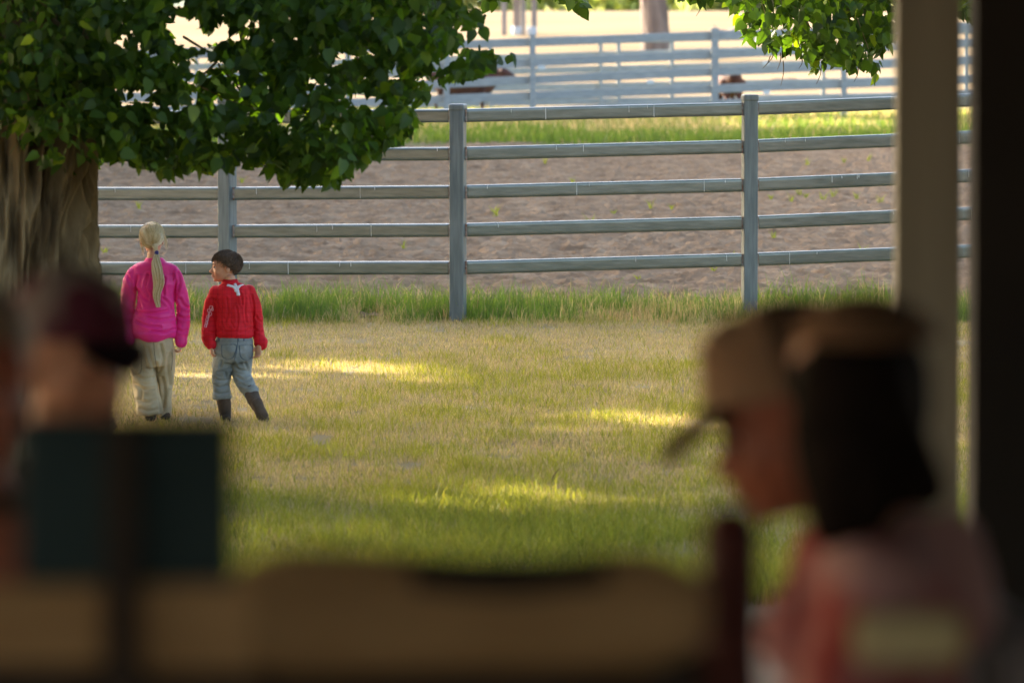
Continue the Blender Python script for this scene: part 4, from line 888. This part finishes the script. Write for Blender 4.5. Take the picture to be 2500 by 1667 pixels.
bm = bmesh.new(); rb(bm, -60, 1620, 640, 1760, D2+.03, .02, .01); rel(bm, ch); bm2o('seat_rail', bm, m_dk, ch)
for x in (0, 560):
    bm = bmesh.new(); a = P(x, 1700, D2+.06); box(bm, (a.x, D2+.08, (a.z+FZ)/2), (.04, .04, a.z-FZ), None, .005); rel(bm, ch); bm2o('leg', bm, m_dk, ch)
# dark red chair upright
D3 = 5.0
ch2 = empty('chair', (P(1785, 1667, D3).x, D3, FZ)); tag(ch2, 'dark red chair with round topped upright in front of the woman', 'chair')
bm = bmesh.new(); a = P(1783, 1290, D3); loft(bm, [((a.x, D3, FZ), .02), ((a.x, D3, a.z-.1), .027), ((a.x, D3, a.z+.0), .026)], n=16); rel(bm, ch2); bm2o('upright', bm, m_maroon, ch2, True)
bm = bmesh.new(); box(bm, (a.x+.22, D3, FZ+.45), (.42, .4, .04), None, .01); rel(bm, ch2); bm2o('seat', bm, m_maroon, ch2)
for q in (.05, .4):
    bm = bmesh.new(); box(bm, (a.x+q, D3+.15, FZ+.22), (.035, .035, .44), None, .005); rel(bm, ch2); bm2o('leg', bm, m_maroon, ch2)
# pale surface lower right
m_straw = mat('straw_coloured_board', (.55, .46, .24), (.64, .55, .31), scale=4, rough=.8)
bm = bmesh.new(); rb(bm, 2085, 1500, 2360, 1625, 4.9, .04, .015)
tb = empty('small_table', (P(2220, 1667, 4.9).x, 4.9, FZ)); tag(tb, 'straw coloured table edge in the lower right corner', 'table'); rel(bm, tb); bm2o('table_top', bm, m_straw, tb)
for q in (-.08, .08):
    bm = bmesh.new(); box(bm, (q, .12, .42), (.03, .03, .84), None, .004); bm2o('leg', bm, m_dk, tb)

# ---------------------------------------------------------------- people on the veranda
def rebase(root):
    for o in list(bpy.data.objects):
        if o.parent == root: o.location = -Vector(root.location)
# person in the tan cap, facing left
def seated(root, Hd, D_, skin, shirt, sk, wr=None, extra=None, vox=.009, sw=1.0, depth=None, dirx=0.):
    x, z = Hd.c.x, Hd.c.z; bm = bmesh.new(); Hd.build(bm); k = Hd.k/.22
    ax_, bx = (.17*sw, .10) if depth is None else (.12*min(1, sw*.95), .17*sw)
    loft(bm, [(Hd.w(0, -.12, -.3), .045*k, .05*k), ((x+dirx*.3, D_, z-.2*k), .05*k)], n=14)
    loft(bm, [((x+dirx*.3, D_, z-.17*k), .055, .05), ((x+dirx*.5, D_, z-.24*k), ax_*.8, bx*.8), ((x+dirx, D_, z-.45*k), ax_*.85, bx*.85), ((x+dirx, D_, FZ+.45), ax_*.9, bx)], n=20, planar=(0, 0, 1))
    for s_ in (-1, 1):
        o = (s_*.17*sw, 0) if depth is None else (0, s_*.17*sw)
        el = Vector((x+dirx*.5+o[0]*1.15-.03, D_+o[1]*1.15-.03, z-.5*k)); wr_ = el+Vector((-.18, -.06, -.03))
        loft(bm, [((x+dirx*.5+o[0], D_+o[1], z-.27*k), .045), (el, .038), (wr_, .028)], n=12)
        hand(bm, wr_, (-1, -.2, 0), (0, 0, -1), 1., .5, thumb=s_)
        loft(bm, [((x+dirx+o[0]*.5, D_+o[1]*.5, FZ+.5), .08), ((x+dirx-.35+o[0]*.5, D_+o[1]*.5, FZ+.5), .06), ((x+dirx-.38+o[0]*.5, D_+o[1]*.5, FZ+.08), .04), ((x+dirx-.46+o[0]*.5, D_+o[1]*.5, FZ+.05), .035)], n=12)
    remesh('body', bm, skin, root, voxel=vox, smooth=2); Hd.features(root)
    bm = bmesh.new()
    loft(bm, [((x+dirx*.3, D_, z-.175*k), .06, .055), ((x+dirx*.5, D_, z-.215*k), ax_*.85, bx*.85), ((x+dirx*.8, D_, z-.3*k), ax_, bx), ((x+dirx, D_, z-.6*k), ax_*.95, bx), ((x+dirx, D_, FZ+.5), ax_, bx*1.1)], n=22, planar=(0, 0, 1))
    for s_ in (-1, 1):
        o = (s_*.165*sw, 0) if depth is None else (0, s_*.165*sw)
        loft(bm, [((x+dirx*.5+o[0]*.9, D_+o[1]*.9, z-.26*k), .062), ((x+dirx*.5+o[0]*1.15-.02, D_+o[1]*1.15-.02, z-.4*k), .056), ((x+dirx*.5+o[0]*1.15-.05, D_+o[1]*1.15-.04, z-.51*k), .05)], n=14)
    if extra: extra(bm)
    remesh('shirt', bm, shirt, root, voxel=.011, smooth=4, wr=folds(7, 16, .014, sk))
DA = 6.8
wm = empty('person', (P(2000, 1500, DA).x, DA, FZ)); tag(wm, 'person in tan cap with ruddy face, seated in profile looking down left', 'person')
HW = Head(P(1955, 1022, DA), (-.95, -.05, -.30), (-.24, 0, 1), .235)
seated(wm, HW, DA, m_skin3, mat('grey_shirt', (.22, .19, .18), (.32, .28, .27), scale=5, rough=.9), 201, depth=1, dirx=.33)
m_cap = mat('tan_canvas', (.33, .19, .105), (.42, .26, .15), scale=8, rough=.85); m_capb = mat('brown_mesh', (.10, .055, .03), (.14, .08, .045), scale=8, rough=.9); m_blk = mat('black_hair', (.012, .008, .006), (.022, .014, .01), scale=20, rough=.8, spec=.08)
def cap(Hd, root, mf, mb, mbrim, h=1.0, bl=.52, bt=.012):
    bm = bmesh.new(); Hd.e(bm, (0, .0, .22), (.40, .46, .40*h), u=28, v=18); Hd.e(bm, (0, .20, .40*h), (.26, .22, .2), u=20, v=12)
    bmesh.ops.bisect_plane(bm, geom=bm.verts[:]+bm.edges[:]+bm.faces[:], plane_co=Hd.w(0, 0, .16), plane_no=Hd.M @ Vector((0, .1, -1)), clear_outer=True)
    bm2 = bm.copy()
    bmesh.ops.bisect_plane(bm, geom=bm.verts[:]+bm.edges[:]+bm.faces[:], plane_co=Hd.w(0, .06, 0), plane_no=Hd.M @ Vector((0, -1, 0)), clear_outer=True)
    bmesh.ops.bisect_plane(bm2, geom=bm2.verts[:]+bm2.edges[:]+bm2.faces[:], plane_co=Hd.w(0, .06, 0), plane_no=Hd.M @ Vector((0, 1, 0)), clear_outer=True)
    f = bm2o('cap', bm, mf, root, True); g = bm2o('back_panel', bm2, mb, f, True)
    bm = bmesh.new(); k = Hd.k
    for _ in (0,):
        rows = []
        for t in np.linspace(0, 1, 7): rows.append((Hd.w(0, .40+bl*t, .17-.12*t-.02*t*t), .30*k*math.sqrt(max(.04, 1-(t*.97)**2)), bt*k))
        loft(bm, rows, side=Hd.M @ Vector((1, 0, 0)), n=20, sub=2)
    b = bm2o('brim', bm, mbrim, f, True)
cap(HW, wm, m_cap, m_capb, mat('cap_brim_tan', (.13, .085, .05), rough=.9), h=1.0, bl=.30, bt=.05)
bm = bmesh.new(); HW.e(bm, (0, -.2, .0), (.36, .33, .3)); remesh('hair', bm, m_blk, wm, voxel=.012, smooth=3)
rebase(wm)
# dark haired person in the pink checked shirt, nearer
DW = 6.0
pb = empty('person', (P(2150, 1500, DW).x, DW, FZ)); tag(pb, 'person with long black hair and pink checked shirt seen from behind', 'person')
HP = Head(P(2078, 945, DW), (-.62, .74, -.2), (-.1, 0, 1), .172)
m_check = mat('pink_checked_cotton', (.38, .07, .06), (.54, .31, .29), scale=7, rough=.85, lo=.42, hi=.56)
def hunch(bm):
    loft(bm, [(P(1960, 1560, DW-.08), .045), (P(2040, 1460, DW-.05), .05), (P(2130, 1390, DW), .055), (P(2220, 1330, DW+.02), .06), (P(2290, 1330, DW+.02), .05), (P(2320, 1500, DW), .05)], n=14)
seated(pb, HP, DW, m_skin2, m_check, 205, sw=.78, depth=1, dirx=.035, extra=hunch)
bm = bmesh.new()
HP.e(bm, (0, -.07, .02), (.42, .50, .38)); HP.e(bm, (0, -.2, -.1), (.36, .34, .42))
loft(bm, [(P(2085, 900, DW-.08), .06, .05), (P(2080, 1040, DW-.10), .066, .055), (P(2080, 1180, DW-.11), .058, .05), (P(2060, 1285, DW-.11), .04, .035)], n=18)
loft(bm, [(P(2120, 930, DW-.06), .045, .05), (P(2175, 1070, DW-.09), .04, .05), (P(2262, 1200, DW-.10), .026, .03)], n=16)
remesh('hair', bm, m_blk, pb, voxel=.01, smooth=4)
bm = bmesh.new(); ell(bm, P(2112, 868, DW-.02), (.083, .13, .066), u=28, v=18)
bmesh.ops.bisect_plane(bm, geom=bm.verts[:]+bm.edges[:]+bm.faces[:], plane_co=P(2108, 822, DW-.02), plane_no=Vector((0, 0, -1)), clear_outer=True)
hb_ = bm2o('hat', bm, mat('brown_felt', (.16, .085, .045), (.21, .115, .06), scale=6, rough=.95), pb, True); sl = hb_.modifiers.new('s', 'SOLIDIFY'); sl.thickness = .006
rebase(pb)
# child in maroon patterned cap, left
DL = 7.4
lc = empty('person', (P(160, 1000, DL).x, DL, FZ)); tag(lc, 'person in maroon and grey patterned cap, lower left', 'person')
hl = P(165, 880, DL); HL = Head(hl, (.72, -.68, -.12), (0, 0, 1), .2)
bm = bmesh.new(); HL.build(bm); x, z = hl.x, hl.z
loft(bm, [((x-.01, DL, z-.07), .042), ((x-.01, DL, z-.14), .045)], n=14)
loft(bm, [((x-.01, DL, z-.13), .06, .05), ((x-.01, DL, z-.18), .12, .08), ((x-.01, DL, z-.45), .12, .09), ((x-.01, DL, FZ+.4), .13, .11)], n=18, planar=(0, 0, 1))
remesh('body', bm, m_skin2, lc, voxel=.008, smooth=2); HL.features(lc)
bm = bmesh.new(); loft(bm, [((x-.01, DL, z-.125), .06, .06), ((x-.01, DL, z-.18), .13, .09), ((x-.01, DL, z-.5), .135, .11), ((x-.01, DL, z-.7), .13, .11)], n=18, planar=(0, 0, 1))
for s_ in (-1, 1): loft(bm, [((x+s_*.11, DL, z-.19), .045), ((x+s_*.14, DL-.05, z-.4), .04)], n=12)
remesh('shirt', bm, mat('dark_brown_shirt', (.09, .05, .03), (.13, .08, .05), scale=6, rough=.9), lc, voxel=.01, smooth=3)
m_camo = mat('maroon_grey_pattern', (.13, .028, .05), (.32, .25, .22), scale=14, rough=.85, lo=.45, hi=.55, detail=1)
cap(HL, lc, m_camo, m_camo, mat('cap_brim_dark', (.02, .008, .012), rough=.9), bl=.2, bt=.05); rebase(lc)
# person cut off by the left edge
DE = 6.8
pe = empty('person', (P(-80, 1000, DE).x, DE, FZ)); tag(pe, 'person in orange brown shirt cut off by the left edge', 'person')
he = P(-75, 930, DE); HE = Head(he, (.5, -.85, 0), (0, 0, 1), .21)
bm = bmesh.new(); HE.build(bm); x, z = he.x, he.z
loft(bm, [((x, DE, z-.07), .045), ((x, DE, z-.14), .05)], n=14); loft(bm, [((x, DE, z-.13), .06, .05), ((x, DE, z-.2), .13, .1), ((x, DE, z-.5), .13, .1), ((x, DE, FZ+.4), .14, .12)], n=18, planar=(0, 0, 1))
remesh('body', bm, m_skin3, pe, voxel=.01, smooth=2)
bm = bmesh.new(); loft(bm, [((x, DE, z-.12), .06, .06), ((x, DE, z-.18), .10, .09), ((x, DE, z-.5), .10, .1), ((x, DE, z-.75), .12, .11)], n=18, planar=(0, 0, 1))
remesh('shirt', bm, mat('orange_brown_shirt', (.13, .06, .035), (.18, .085, .05), scale=6, rough=.9), pe, voxel=.01, smooth=3)
bm = bmesh.new(); HE.e(bm, (0, -.06, .2), (.39, .43, .37)); remesh('hair', bm, mat('pale_brown_hair', (.3, .22, .14), rough=.6), pe, voxel=.012, smooth=3)
rebase(pe)
